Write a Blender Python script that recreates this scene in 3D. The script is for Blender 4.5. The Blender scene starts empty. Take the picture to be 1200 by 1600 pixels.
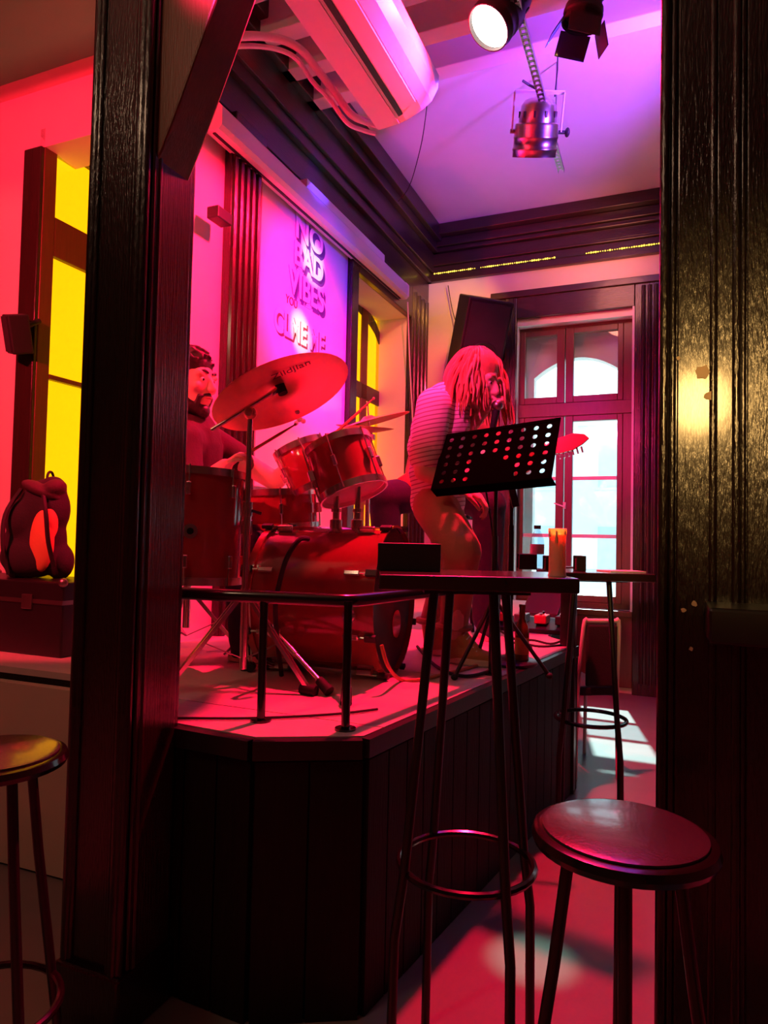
import bpy, math, random
import numpy as np
from math import cos, sin, pi, radians
from mathutils import Matrix, Vector, Euler
random.seed(7)
SC = bpy.context.scene
COL = SC.collection

# ------------------------------------------------------------------ camera
F = 1080.0; PIT = radians(2.1); ROL = radians(1.22); A = radians(22.9); CH = 1.27; YE_ = -3.70
cp, sp, cr, sr = cos(PIT), sin(PIT), cos(ROL), sin(ROL)
FW = Vector((0, cp, sp)); XR = Vector((cr, -sr*sp, sr*cp)); UR = Vector((-sr, -cr*sp, cr*cp))
cam_d = bpy.data.cameras.new('camera'); cam_d.sensor_width = 36; cam_d.sensor_fit = 'AUTO'
cam_d.lens = 36*F/1600; cam_d.clip_start = .05
cam = bpy.data.objects.new('camera', cam_d); COL.objects.link(cam)
cam.matrix_world = Matrix(((XR[0], UR[0], -FW[0], 0), (XR[1], UR[1], -FW[1], 0), (XR[2], UR[2], -FW[2], CH), (0, 0, 0, 1)))
SC.camera = cam

def ray(px, py): return FW + XR*((px-600)/F) + UR*((800-py)/F)
def atY(px, py, Y):
    d = ray(px, py); return Vector((0, 0, CH)) + d*(Y/d[1])
def atZ(px, py, Z):
    d = ray(px, py); return Vector((0, 0, CH)) + d*((Z-CH)/d[2])
c0 = atY(662, 600, 6.6); C = Vector((c0[0], c0[1], 0))
BU = Vector((cos(A), -sin(A), 0)); DV = Vector((sin(A), cos(A), 0))   # room axes: along the back wall, along the left wall
ROOM = Matrix.Translation(C) @ Matrix.Rotation(-A, 4, 'Z')
ROOMI = ROOM.inverted()
def w2l(p): return ROOMI @ Vector(p)
def l2w(x, y, z): return ROOM @ Vector((x, y, z))
CL = w2l((0, 0, CH))
def onLx(px, py, lx):
    d = ray(px, py); e = Vector((d.dot(BU), d.dot(DV), d[2])); return CL + e*((lx-CL[0])/e[0])
def onLy(px, py, ly):
    d = ray(px, py); e = Vector((d.dot(BU), d.dot(DV), d[2])); return CL + e*((ly-CL[1])/e[1])

# ------------------------------------------------------------------ world, sun, exposure
SC.view_settings.view_transform = 'Standard'
SC.view_settings.look = 'None'
SC.view_settings.gamma = 1.0
SC.view_settings.use_curve_mapping = False
SC.view_settings.exposure = 0.0
W = bpy.data.worlds.new('sky'); SC.world = W; W.use_nodes = True
bg = W.node_tree.nodes['Background']; bg.inputs[0].default_value = (.72, .93, 1.0, 1); bg.inputs[1].default_value = 3.0

def aim(o, d): o.rotation_euler = Vector(d).to_track_quat('-Z', 'Y').to_euler()
sd = bpy.data.lights.new('sun', 'SUN'); sd.energy = 12; sd.color = (.72, 1, .93); sd.angle = radians(.8)
so = bpy.data.objects.new('sun', sd); COL.objects.link(so); aim(so, (-.20, -1, -1.15)); so.location = (3, 12, 9)

def spot(name, loc, tgt, power, color, ang, blend=.4, rad=.05):
    d = bpy.data.lights.new(name, 'SPOT'); d.energy = power; d.color = color; d.spot_size = radians(ang); d.spot_blend = blend; d.shadow_soft_size = rad
    o = bpy.data.objects.new(name, d); COL.objects.link(o); o.location = loc; aim(o, Vector(tgt)-Vector(loc)); return o
def point(name, loc, power, color, rad=.1):
    d = bpy.data.lights.new(name, 'POINT'); d.energy = power; d.color = color; d.shadow_soft_size = rad
    o = bpy.data.objects.new(name, d); COL.objects.link(o); o.location = loc; return o
BARZ = 3.70
RED_P = atY(766, 40, 3.12)                         # face of the lit lamp on the lighting bar
RED_T = Vector((-.90, 2.65, 1.65))
red_dir = (RED_T-RED_P).normalized()
spot('stage_lamp_red', RED_P+red_dir*.03, RED_T, 1150, (1, .004, .045), 156, .35, .06)
FR_P = l2w(-.30, -5.60, 2.72)
spot('wall_wash_red', FR_P, l2w(-.70, YE_, 2.25), 350, (1, .014, .045), 88, .15, .010)  # unseen spot added to wash the doorway wall red
BLU_P = atY(930, 12, 2.95)
poster_c = l2w(0, -2.2, 2.75)
spot('stage_lamp_blue', BLU_P+Vector((-.12, .02, -.08)), poster_c, 340, (.06, .012, 1), 42, .6, .04)
spot('stage_lamp_white_beam', BLU_P+Vector((-.16, .10, -.08)), l2w(0, *onLx(486, 410, 0)[1:]), 300, (.05, 1, .8), 10.0, .8, .02)
spot('stage_lamp_yellow_beam', BLU_P+Vector((-.10, .14, -.08)), l2w(0, *onLx(468, 522, 0)[1:]), 330, (1, .85, .10), 8.0, .8, .02)
spot('stage_lamp_violet', (1.72, 3.05, 3.35), (1.0, 4.3, 4.2), 420, (.30, .065, 1), 68, .8, .06)
spot('corner_fill_amber', l2w(.75, -.9, 3.66), l2w(.10, 0, 3.25), 46, (1, .36, .04), 84, .9, .05)  # unseen spot added for the LED strip's glow in the corner
spot('window_fill_amber', l2w(1.75, -.9, 3.62), l2w(1.5, 0, 3.62), 40, (1, .30, .20), 96, .9, .25)  # unseen warm wash added on the wall above the window
spot('bar_room_lamp', (-.38, -1.2, 2.08), (.74, 1.40, 1.56), 230, (1, .55, .16), 17, .7, .16)
point('bar_room_ceiling_lamp', (-1.6, .4, 3.3), 26, (1, .60, .36), .15)
spot('window_fill_blue', BLU_P+Vector((-.06, .06, -.1)), l2w(*onLy(884, 640, 0)), 70, (.12, .02, 1), 15, .9, .03)  # extra spot added for blue highlights on the window frame
spot('cornice_fill_blue', BLU_P+Vector((-.14, .0, -.06)), l2w(*onLx(490, 280, .08)), 1600, (.08, .03, 1), 13, .8, .03)  # extra spot added for the blue patch on the cornice
spot('floor_patch_spot', (.95, 1.75, 3.0), atZ(832, 1500, 0), 420, (.40, 1, .80), 6, .9, .02)  # unseen spot added to make the teal patch on the floor
spot('corner_fill_pink', (.62, 2.55, 3.5), l2w(.05, -.2, 2.35), 520, (1, .035, .10), 30, .7, .04)  # unseen spot added to brighten the window reveal and corner
spot('stage_lamp_pink', (-.55, 1.1, 3.05), (.38, 4.2, 2.0), 560, (1, .03, .24), 40, .6, .04)

# ------------------------------------------------------------------ materials
MATS = {}
def mat(name, col, rough=.5, metal=0, var=.12, nscale=6, stretch=(1, 1, 1), bump=0, bscale=40, emit=None, es=0, coat=0, spec=.5):
    m = bpy.data.materials.new(name); m.use_nodes = True; MATS[name] = m
    nt = m.node_tree; N = nt.nodes; L = nt.links; b = N['Principled BSDF']
    b.inputs['Roughness'].default_value = rough; b.inputs['Metallic'].default_value = metal
    b.inputs['Coat Weight'].default_value = coat; b.inputs['Coat Roughness'].default_value = .12
    b.inputs['Specular IOR Level'].default_value = spec
    tc = N.new('ShaderNodeTexCoord'); mp = N.new('ShaderNodeMapping'); mp.inputs['Scale'].default_value = stretch
    L.new(tc.outputs['Object'], mp.inputs['Vector'])
    nz = N.new('ShaderNodeTexNoise'); nz.inputs['Scale'].default_value = nscale; nz.inputs['Detail'].default_value = 5
    L.new(mp.outputs[0], nz.inputs['Vector'])
    mx = N.new('ShaderNodeMix'); mx.data_type = 'RGBA'
    mx.inputs[6].default_value = (*[c*(1-var) for c in col], 1); mx.inputs[7].default_value = (*[min(1, c*(1+var)) for c in col], 1)
    L.new(nz.outputs[0], mx.inputs[0]); L.new(mx.outputs[2], b.inputs['Base Color'])
    if bump:
        n2 = N.new('ShaderNodeTexNoise'); n2.inputs['Scale'].default_value = bscale; n2.inputs['Detail'].default_value = 3
        L.new(mp.outputs[0], n2.inputs['Vector'])
        bp = N.new('ShaderNodeBump'); bp.inputs['Strength'].default_value = bump; bp.inputs['Distance'].default_value = .004
        L.new(n2.outputs[0], bp.inputs['Height']); L.new(bp.outputs[0], b.inputs['Normal'])
    if emit:
        b.inputs['Emission Color'].default_value = (*emit, 1); b.inputs['Emission Strength'].default_value = es
    return m
mat('plaster', (.72, .68, .66), .85, var=.05, bump=.12, bscale=60)
mat('plaster_beige', (.62, .52, .40), .85, var=.07, bump=.15, bscale=60)
mat('ceiling_paint', (.75, .72, .72), .8, var=.04)
mat('dark_wood', (.030, .016, .012), .24, var=.5, nscale=8, stretch=(14, 14, .6), bump=.5, bscale=18, coat=.3)
mat('dark_wood_h', (.034, .017, .013), .28, var=.5, nscale=8, stretch=(1.2, 1.2, 16), bump=.35, bscale=14, coat=.2)
mat('post_wood', (.010, .006, .005), .24, var=.5, nscale=8, stretch=(8, 8, 1.2), bump=.6, bscale=24, coat=.35)
mat('brown_wood', (.16, .05, .03), .38, var=.3, nscale=8, stretch=(12, 12, .8), bump=.2, bscale=20)
mat('window_wood', (.13, .045, .030), .35, var=.3, nscale=8, stretch=(8, 8, 1), bump=.2, bscale=20)
mat('fascia_wood', (.010, .006, .005), .6, var=.4, nscale=8, stretch=(14, 14, .8), bump=.5, bscale=16, spec=.2)
mat('black_matte', (.002, .0018, .002), .9, spec=0)
mat('bar_wall', (.10, .065, .05), .8, var=.1)
mat('deck', (.55, .50, .47), .62, var=.12, nscale=9, stretch=(1, 8, 1), bump=.15, bscale=40)
mat('floor', (.19, .165, .16), .45, var=.18, nscale=5, bump=.08, bscale=30)
mat('black_paint', (.012, .011, .012), .38, var=.2, bump=.1, bscale=60)
mat('black_gloss', (.010, .009, .010), .18, var=.2, coat=.4)
mat('black_plastic', (.016, .015, .017), .5, var=.2, bump=.2, bscale=160)
mat('black_fabric', (.020, .018, .021), .9, var=.3, bump=.5, bscale=160)
mat('rubber', (.012, .012, .012), .75)
mat('white_plastic', (.80, .78, .76), .35, var=.03)
mat('white_metal', (.78, .76, .75), .4, var=.03)
mat('pipe_wrap', (.72, .70, .68), .6, var=.06, bump=.3, bscale=90)
mat('chrome', (.80, .78, .74), .24, 1, var=.05)
mat('brushed', (.62, .57, .52), .28, 1, var=.2, nscale=20, stretch=(1, 1, 14))
mat('steel', (.40, .37, .35), .35, 1, var=.15)
mat('brass_cymbal', (.72, .48, .26), .33, .75, var=.10, nscale=14, bump=.15, bscale=60)
mat('drum_wrap', (.26, .03, .035), .12, var=.2, coat=.8)
mat('drum_wrap_red', (.42, .05, .07), .12, var=.15, coat=.8)
mat('drum_head', (.85, .82, .80), .45, var=.03)
mat('drum_head_black', (.02, .018, .02), .35)
mat('skin', (.72, .44, .34), .5, var=.08, nscale=20, spec=.4)
mat('hair_red', (.55, .20, .10), .5, var=.45, nscale=30, bump=.5, bscale=60)
mat('hair_dark', (.018, .012, .010), .5, var=.4, nscale=30, bump=.4, bscale=90)
mat('eye_white', (.8, .78, .75), .2)
mat('eye_dark', (.02, .015, .012), .15)
mat('lips', (.50, .20, .17), .45)
mat('shirt_dark', (.045, .02, .025), .85, var=.2, bump=.4, bscale=120)
mat('shirt_olive', (.16, .13, .05), .85, var=.2, bump=.3, bscale=120)
mat('trousers_brown', (.42, .24, .14), .85, var=.15, nscale=14, bump=.5, bscale=70)
mat('trousers_navy', (.020, .022, .045), .85, var=.3, bump=.4, bscale=90)
mat('shoe_tan', (.48, .24, .09), .7, var=.12, bump=.3, bscale=120)
mat('rubber_cream', (.72, .62, .48), .6)
mat('lace', (.82, .80, .76), .7)
mat('guitar_red', (.55, .06, .05), .2, var=.15, coat=.6)
mat('guitar_wood', (.42, .20, .08), .35, var=.2)
m_ = mat('wax', (.90, .50, .40), .45, var=.05); m_.node_tree.nodes['Principled BSDF'].inputs['Subsurface Weight'].default_value = .8; m_.node_tree.nodes['Principled BSDF'].inputs['Subsurface Radius'].default_value = (.03, .012, .008); m_.node_tree.nodes['Principled BSDF'].inputs['Subsurface Scale'].default_value = 1
mat('amber_glass', (.20, .08, .02), .08, coat=.6)
mat('paper', (.80, .80, .82), .6)
mat('poster', (.80, .76, .80), .35, var=.03, coat=.3)
mat('ink_lilac', (.80, .74, .88), .5)
mat('ink_purple', (.10, .05, .30), .5)
mat('ink_dark', (.12, .04, .06), .6)
mat('ink_cream', (.85, .82, .70), .5)
mat('ink_cymbal', (.10, .04, .03), .5)
mat('chip', (.55, .42, .26), .8)
mat('orange_bag', (.60, .26, .08), .8, var=.2, bump=.3, bscale=90)
mat('amber_cable', (.45, .18, .07), .5)
mat('facade', (.82, .84, .86), .9, var=.06)
mat('facade_win', (.55, .62, .70), .2)
mat('pavement', (.45, .45, .46), .9)
mat('yellow_panel', (.8, .6, .1), .8, emit=(1, .74, .02), es=1.25)
mat('streak_tube', (1, 1, .8), .5, emit=(1, .95, .45), es=3.2)
mat('lamp_lens', (1, .9, .85), .4, emit=(1, .80, .72), es=9)
mat('led_amber', (1, .8, .2), .4, emit=(1, .72, .05), es=2.6)
mat('led_red', (1, .2, .2), .4, emit=(1, .1, .15), es=4)
mat('pedal_red', (.45, .05, .06), .4)
def glass(name, tint, refl=.10):
    m = bpy.data.materials.new(name); m.use_nodes = True; MATS[name] = m
    nt = m.node_tree; N = nt.nodes; L = nt.links; N.remove(N['Principled BSDF'])
    t = N.new('ShaderNodeBsdfTransparent'); t.inputs[0].default_value = (*tint, 1)
    g = N.new('ShaderNodeBsdfGlossy'); g.inputs['Roughness'].default_value = .04
    x = N.new('ShaderNodeMixShader'); x.inputs[0].default_value = refl
    L.new(t.outputs[0], x.inputs[1]); L.new(g.outputs[0], x.inputs[2]); L.new(x.outputs[0], N['Material Output'].inputs[0])
    return m
glass('window_glass', (.93, .99, 1.0), .06)
glass('bottle_plastic', (.80, .90, .95), .12)
glass('yellow_glass', (1, .88, .35), .06)
# ribbed, finely striped knit
m = mat('shirt_striped', (.80, .74, .74), .85)
nt = m.node_tree; b = nt.nodes['Principled BSDF']
tc = nt.nodes.new('ShaderNodeTexCoord'); wv = nt.nodes.new('ShaderNodeTexWave'); wv.bands_direction = 'Z'; wv.inputs['Scale'].default_value = 17; wv.inputs['Distortion'].default_value = .6; wv.inputs['Detail Scale'].default_value = .6
mpn = nt.nodes.new('ShaderNodeMapping'); mpn.inputs['Rotation'].default_value = (0, radians(12), 0)
nt.links.new(tc.outputs['Object'], mpn.inputs[0]); nt.links.new(mpn.outputs[0], wv.inputs[0])
rp = nt.nodes.new('ShaderNodeValToRGB'); rp.color_ramp.elements[0].color = (.34, .22, .24, 1); rp.color_ramp.elements[0].position = .04
rp.color_ramp.elements[1].color = (.82, .77, .77, 1); rp.color_ramp.elements[1].position = .30
nt.links.new(wv.outputs[1], rp.inputs[0]); nt.links.new(rp.outputs[0], b.inputs['Base Color'])

# ------------------------------------------------------------------ mesh helpers
def frame_z(d):
    d = Vector(d).normalized(); h = Vector((0, 0, 1)) if abs(d.z) < .95 else Vector((1, 0, 0))
    x = h.cross(d).normalized(); return x, d.cross(x), d
ROOTM = {}
class MB:
    def __init__(s): s.v = []; s.f = []
    def add(s, v, f):
        n = len(s.v); s.v += [Vector(p) for p in v]; s.f += [tuple(i+n for i in q) for q in f]; return s
    def box(s, x0, x1, y0, y1, z0, z1):
        x0, x1 = sorted((x0, x1)); y0, y1 = sorted((y0, y1)); z0, z1 = sorted((z0, z1))
        return s.add([(x0, y0, z0), (x1, y0, z0), (x1, y1, z0), (x0, y1, z0), (x0, y0, z1), (x1, y0, z1), (x1, y1, z1), (x0, y1, z1)],
                     [(0, 3, 2, 1), (4, 5, 6, 7), (0, 1, 5, 4), (1, 2, 6, 5), (2, 3, 7, 6), (3, 0, 4, 7)])
    def obox(s, c, ax, ay, az, hx, hy, hz):
        c = Vector(c); v = []
        for k in (-1, 1):
            for (i, j) in ((-1, -1), (1, -1), (1, 1), (-1, 1)): v.append(c+Vector(ax)*hx*i+Vector(ay)*hy*j+Vector(az)*hz*k)
        return s.add(v, [(0, 3, 2, 1), (4, 5, 6, 7), (0, 1, 5, 4), (1, 2, 6, 5), (2, 3, 7, 6), (3, 0, 4, 7)])
    def bar(s, p0, p1, w, h, up=(0, 0, 1)):
        p0 = Vector(p0); p1 = Vector(p1); d = (p1-p0); L = d.length; d.normalize(); x = d.cross(Vector(up)).normalized(); u = x.cross(d)
        return s.obox((p0+p1)/2, x, d, u, w/2, L/2, h/2)
    def cyl(s, p0, p1, r0, r1=None, n=14, caps=True):
        r1 = r0 if r1 is None else r1; p0 = Vector(p0); p1 = Vector(p1); x, y, d = frame_z(p1-p0); v = []
        for p, r in ((p0, r0), (p1, r1)):
            for i in range(n):
                a = 2*pi*i/n; v.append(p+x*(r*cos(a))+y*(r*sin(a)))
        f = [(i, (i+1) % n, n+(i+1) % n, n+i) for i in range(n)]
        if caps: f += [tuple(range(n))[::-1], tuple(range(n, 2*n))]
        return s.add(v, f)
    def tube(s, pts, r, n=8, closed=False, spl=0):
        P = [Vector(p) for p in pts]
        if spl: P = spline(P, spl)
        rr = r if hasattr(r, '__len__') else None
        m = len(P); v = []; px = None
        for i, p in enumerate(P):
            if closed: t = P[(i+1) % m]-P[i-1]
            else: t = P[min(i+1, m-1)]-P[max(i-1, 0)]
            t.normalize()
            if px is None: x, y, _ = frame_z(t)
            else:
                x = (px-t*px.dot(t)); x = x.normalized() if x.length > 1e-6 else frame_z(t)[0]; y = t.cross(x)
            px = x
            if rr is None: q = r
            else:
                u = i/(m-1)*(len(rr)-1); k = min(int(u), len(rr)-2); q = rr[k]+(rr[k+1]-rr[k])*(u-k)
            for j in range(n):
                a = 2*pi*j/n; v.append(p+x*(q*cos(a))+y*(q*sin(a)))
        f = []
        for i in range(m if closed else m-1):
            for j in range(n):
                a = i*n+j; b2 = i*n+(j+1) % n; i2 = ((i+1) % m)*n; f.append((a, b2, i2+(j+1) % n, i2+j))
        if not closed: f += [tuple(range(n))[::-1], tuple(range((m-1)*n, m*n))]
        return s.add(v, f)
    def lathe(s, prof, n=24, M=None):
        M = M or Matrix.Identity(4); v = []; m = len(prof)
        for (r, z) in prof:
            for i in range(n):
                a = 2*pi*i/n; v.append(M @ Vector((max(r, 1e-4)*cos(a), max(r, 1e-4)*sin(a), z)))
        f = [(k*n+i, k*n+(i+1) % n, (k+1)*n+(i+1) % n, (k+1)*n+i) for k in range(m-1) for i in range(n)]
        return s.add(v, f)
    def torus(s, c, R, r, axis=(0, 0, 1), n=32, k=8):
        x, y, d = frame_z(axis); c = Vector(c)
        return s.tube([c+x*(R*cos(2*pi*i/n))+y*(R*sin(2*pi*i/n)) for i in range(n)], r, k, closed=True)
    def ell(s, c, rad, rot=None, nu=16, nv=10):
        rot = rot or Matrix.Identity(3); c = Vector(c); v = []; f = []
        for j in range(nv+1):
            t = pi*j/nv
            for i in range(nu):
                a = 2*pi*i/nu; v.append(c+rot @ Vector((rad[0]*max(sin(t), 1e-3)*cos(a), rad[1]*max(sin(t), 1e-3)*sin(a), -rad[2]*cos(t))))
        for j in range(nv):
            for i in range(nu): f.append((j*nu+i, j*nu+(i+1) % nu, (j+1)*nu+(i+1) % nu, (j+1)*nu+i))
        f += [tuple(range(nu))[::-1], tuple(range(nv*nu, nv*nu+nu))]
        return s.add(v, f)
    def prism(s, poly, fn, t0, t1):
        n = len(poly); v = [fn(a, b, t0) for a, b in poly]+[fn(a, b, t1) for a, b in poly]
        f = [(i, (i+1) % n, n+(i+1) % n, n+i) for i in range(n)]+[tuple(range(n))[::-1], tuple(range(n, 2*n))]
        return s.add(v, f)
    def xf(s, M): s.v = [M @ p for p in s.v]; return s
    def build(s, name, mt, parent=None, M=None, world=False, smooth=False, bevel=0, label=None):
        if world and parent is not None: s.xf(ROOTM[parent.name].inverted())
        me = bpy.data.meshes.new(name); me.from_pydata([tuple(p) for p in s.v], [], s.f); me.validate()
        import bmesh
        bm = bmesh.new(); bm.from_mesh(me); bmesh.ops.recalc_face_normals(bm, faces=bm.faces); bm.to_mesh(me); bm.free()
        o = bpy.data.objects.new(name, me); COL.objects.link(o)
        me.materials.append(MATS[mt] if isinstance(mt, str) else mt)
        if smooth:
            for p in me.polygons: p.use_smooth = True
            try: me.set_sharp_from_angle(angle=radians(40))
            except Exception: pass
        if parent is not None:
            o.parent = parent; ROOTM[o.name] = ROOTM.get(parent.name, Matrix.Identity(4))
        elif M is not None: o.matrix_world = M
        if parent is None: ROOTM[o.name] = o.matrix_basis.copy()
        if bevel:
            bv = o.modifiers.new('bevel', 'BEVEL'); bv.width = bevel; bv.segments = 2; bv.limit_method = 'ANGLE'
        if label: o['label'] = label
        return o
def spline(P, k):
    out = []; n = len(P)
    for i in range(n-1):
        a, b, c, d = P[max(i-1, 0)], P[i], P[i+1], P[min(i+2, n-1)]
        for j in range(k):
            t = j/k; out.append(.5*((2*b)+(c-a)*t+(2*a-5*b+4*c-d)*t*t+(3*b-a-3*c+d)*t**3))
    out.append(P[-1]); return out
def tag(o, label, cat, group=None):
    o['label'] = label; o['category'] = cat
    if group: o['group'] = group
    return o
def thing(name, label, cat, loc=(0, 0, 0), rz=0, group=None, M=None):
    o = bpy.data.objects.new(name, None); COL.objects.link(o); o.empty_display_size = .1
    M = M or (Matrix.Translation(Vector(loc)) @ Matrix.Rotation(rz, 4, 'Z'))
    o.matrix_world = M; ROOTM[o.name] = M
    return tag(o, label, cat, group)
def struct(o): o['kind'] = 'structure'; return o
def copy_tree(src, M, label=None):
    r = src.copy(); COL.objects.link(r); r.matrix_world = M; ROOTM[r.name] = M
    if label: r['label'] = label
    for ch in src.children:
        c = ch.copy(); COL.objects.link(c); c.parent = r
        for g in ch.children:
            q = g.copy(); COL.objects.link(q); q.parent = c
    return r
def text_mesh(txt, size, extrude, name, mt, M, parent=None, sx=1, bold=0, label=None):
    cu = bpy.data.curves.new(name, 'FONT'); cu.body = txt; cu.size = size; cu.extrude = extrude; cu.align_x = 'CENTER'; cu.align_y = 'CENTER'; cu.offset = bold
    t = bpy.data.objects.new(name, cu); COL.objects.link(t)
    dg = bpy.context.evaluated_depsgraph_get(); me = bpy.data.meshes.new_from_object(t.evaluated_get(dg))
    bpy.data.objects.remove(t)
    me.transform(Matrix.Diagonal((sx, 1, 1, 1))); me.transform(M)
    o = bpy.data.objects.new(name, me); COL.objects.link(o); me.materials.clear(); me.materials.append(MATS[mt])
    if parent is not None:
        me.transform(ROOTM[parent.name].inverted()); o.parent = parent
    if label: o['label'] = label
    return o

# ================================================================== the room
DECK = .735; CEIL = 4.20; YE = -3.70; HX0, HX1, HY0 = -3.2, 4.6, -9.5
fl = struct(MB().box(HX0, HX1, HY0, .35, -.12, 0).build('floor', 'floor', M=ROOM)); fl['label'] = 'dull grey concrete floor with daylight patches'
ce = struct(MB().box(HX0, HX1, HY0, .35, CEIL, CEIL+.15).build('ceiling', 'ceiling_paint', M=ROOM)); ce['label'] = 'pale ceiling with painted timber beams'
ROOTM['ceiling'] = ROOM
# beams run along the back wall direction
yb = w2l(atZ(840, 72, CEIL-.16))[1]
for k in range(5):
    y1 = yb-.30*k
    MB().box(.05, HX1, y1-.11, y1, CEIL-.22, CEIL).build('beam', 'ceiling_paint', ce, bevel=.006)
# left wall with the arched window opening
WY0, WY1 = -1.60, -.48; WZT = 3.25; SILL = .80
b_ = MB(); b_.box(-.12, 0, YE, -2.2, 0, CEIL); b_.box(-.45, 0, -2.2, WY0, 0, CEIL); b_.box(-.45, 0, WY1, .35, 0, CEIL); b_.box(-.45, 0, WY0, WY1, WZT, CEIL); b_.box(-.45, 0, WY0, WY1, 0, SILL)
wl = struct(b_.build('wall_left', 'plaster', M=ROOM)); wl['label'] = 'pale plaster wall behind the drums lit pink'
# back wall with openings of the two casement windows
BX0, BX1, BZ0, BZT = .90, 1.91, .69, 3.28
b_ = MB(); b_.box(0, BX0, 0, .30, 0, CEIL); b_.box(BX1, 2.75, 0, .30, 0, CEIL); b_.box(BX0, BX1, 0, .30, BZT, CEIL); b_.box(BX0, BX1, 0, .30, 0, BZ0)
b_.box(3.76, HX1, 0, .30, 0, CEIL); b_.box(2.75, 3.76, 0, .30, BZT, CEIL); b_.box(2.75, 3.76, 0, .30, 0, BZ0)
# outer leaf with segmental arches
def arch_poly(x0, x1, zs, za, ztop, n=14):
    pts = [(x0, ztop), (x0, zs)]
    for i in range(1, n):
        t = i/n; pts.append((x0+(x1-x0)*t, zs+(za-zs)*(1-(2*t-1)**2)))
    return pts+[(x1, zs), (x1, ztop)]
for x0, x1 in ((BX0+.10, BX1-.10), (2.85, 3.66)):
    pl = arch_poly(x0, x1, 2.80, 2.97, 3.4)
    b_.prism(pl, lambda a, b, t: Vector((a, t, b)), .30, .42)
    b_.box(x0-.12, x0, .30, .42, .55, 3.4); b_.box(x1, x1+.12, .30, .42, .55, 3.4); b_.box(x0-.12, x1+.12, .30, .45, .45, .60)
wb = struct(b_.build('wall_back', 'plaster', M=ROOM)); wb['label'] = 'pale back wall around the tall casement windows'
# wall left of the stage, facing the room, with a doorway
DX0 = onLy(40, 300, YE)[0]; DX1 = -.14; DZT = 3.24; XL = onLy(64, 400, YE)[0]
b_ = MB(); b_.box(HX0, DX0, YE, YE+.22, 0, 3.55); b_.box(DX1, 0, YE, YE+.22, 0, 3.55); b_.box(DX0, DX1, YE, YE+.22, DZT, 3.55); b_.box(DX0, DX1, YE, YE+.22, 0, DECK)
wf = struct(b_.build('wall_front', 'plaster', M=ROOM)); wf['label'] = 'pink lit plaster wall around the glazed doorway'
b_ = MB().box(HX0, 0, YE-.10, YE+.22, 3.55, CEIL)
t_ = struct(b_.build('trim_1', 'plaster_beige', M=ROOM)); t_['label'] = 'beige plaster bulkhead above the doorway wall'
struct(MB().box(HX0, -.12, YE+1.3, YE+1.5, 0, CEIL).build('wall_side', 'plaster', M=ROOM))['label'] = 'plaster wall of the small room behind the doorway'
struct(MB().box(HX1, HX1+.2, HY0, .35, 0, CEIL).build('wall_right', 'bar_wall', M=ROOM))['label'] = 'brown wall on the far side of the bar room'
struct(MB().box(HX0, HX1, HY0-.2, HY0, 0, CEIL).build('wall_rear', 'bar_wall', M=ROOM))['label'] = 'brown wall behind the bar room'
struct(MB().box(HX0-.2, HX0, HY0, .35, 0, CEIL).build('wall_bar', 'bar_wall', M=ROOM))['label'] = 'brown side wall of the bar room'
# cornices: stepped dark mouldings
def cornice(name, steps, kind, s0, s1, label):
    pr = None
    o = None
    for i, (d, z0, z1) in enumerate(steps):
        bx = MB()
        if kind == 'L': bx.box(0, d, s0, s1-(0 if i == 0 else 0), z0, z1)
        else: bx.box(s0, s1, -d, 0, z0, z1)
        if o is None:
            o = struct(bx.build(name, 'dark_wood_h', M=ROOM, bevel=.006)); o['label'] = label; ROOTM[o.name] = ROOM
        else: bx.build('moulding', 'dark_wood_h', o, bevel=.006)
    return o
LS = [(.035, 3.53, 3.72), (.075, 3.72, 3.80), (.10, 3.80, 3.98), (.15, 3.98, 4.06), (.20, 4.06, CEIL)]
BS = [(.05, 3.72, 3.86), (.075, 3.86, 3.885), (.06, 3.885, 3.98), (.10, 3.98, 4.02), (.13, 4.02, 4.10), (.21, 4.10, CEIL)]
cornice('trim_2', LS, 'L', YE, 0, 'dark stepped wooden cornice above the projection screen case')
cornice('trim_3', BS, 'B', 0, HX1, 'dark stepped wooden cornice above the casement windows')
# fluted pilaster between the pink wall and the poster
def pilaster(name, y0, y1, z0, z1, label, n=5):
    o = struct(MB().box(0, .045, y0, y1, z0, z1).build(name, 'dark_wood', M=ROOM)); o['label'] = label; ROOTM[o.name] = ROOM
    w = (y1-y0)/n
    for i in range(n):
        MB().cyl((.045, y0+w*(i+.5), z0), (.045, y0+w*(i+.5), z1-.12), w*.36, n=8).build('reed', 'dark_wood', o, smooth=True)
    MB().box(0, .075, y0-.01, y1+.01, z1-.12, z1).build('capital', 'dark_wood', o, bevel=.006)
    return o
pilaster('trim_4', -3.21, -2.93, DECK, 3.53, 'dark reeded pilaster beside the poster')
# window casing on the left wall
o = struct(MB().box(0, .05, WY1, -.03, DECK, 3.53).build('trim_5', 'dark_wood', M=ROOM, bevel=.006)); o['label'] = 'dark wooden casing around the yellow arched window'; ROOTM['trim_5'] = ROOM
MB().box(0, .05, -1.715, WY0, DECK, 3.53).build('casing_side', 'dark_wood', o, bevel=.006)
MB().box(0, .05, WY0, WY1, WZT, 3.53).build('casing_head', 'dark_wood_h', o, bevel=.006)
for yy in (-.40, -.30, -.20, -.10): MB().cyl((.05, yy, DECK), (.05, yy, 3.5), .018, n=8).build('reed', 'dark_wood', o, smooth=True)
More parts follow.
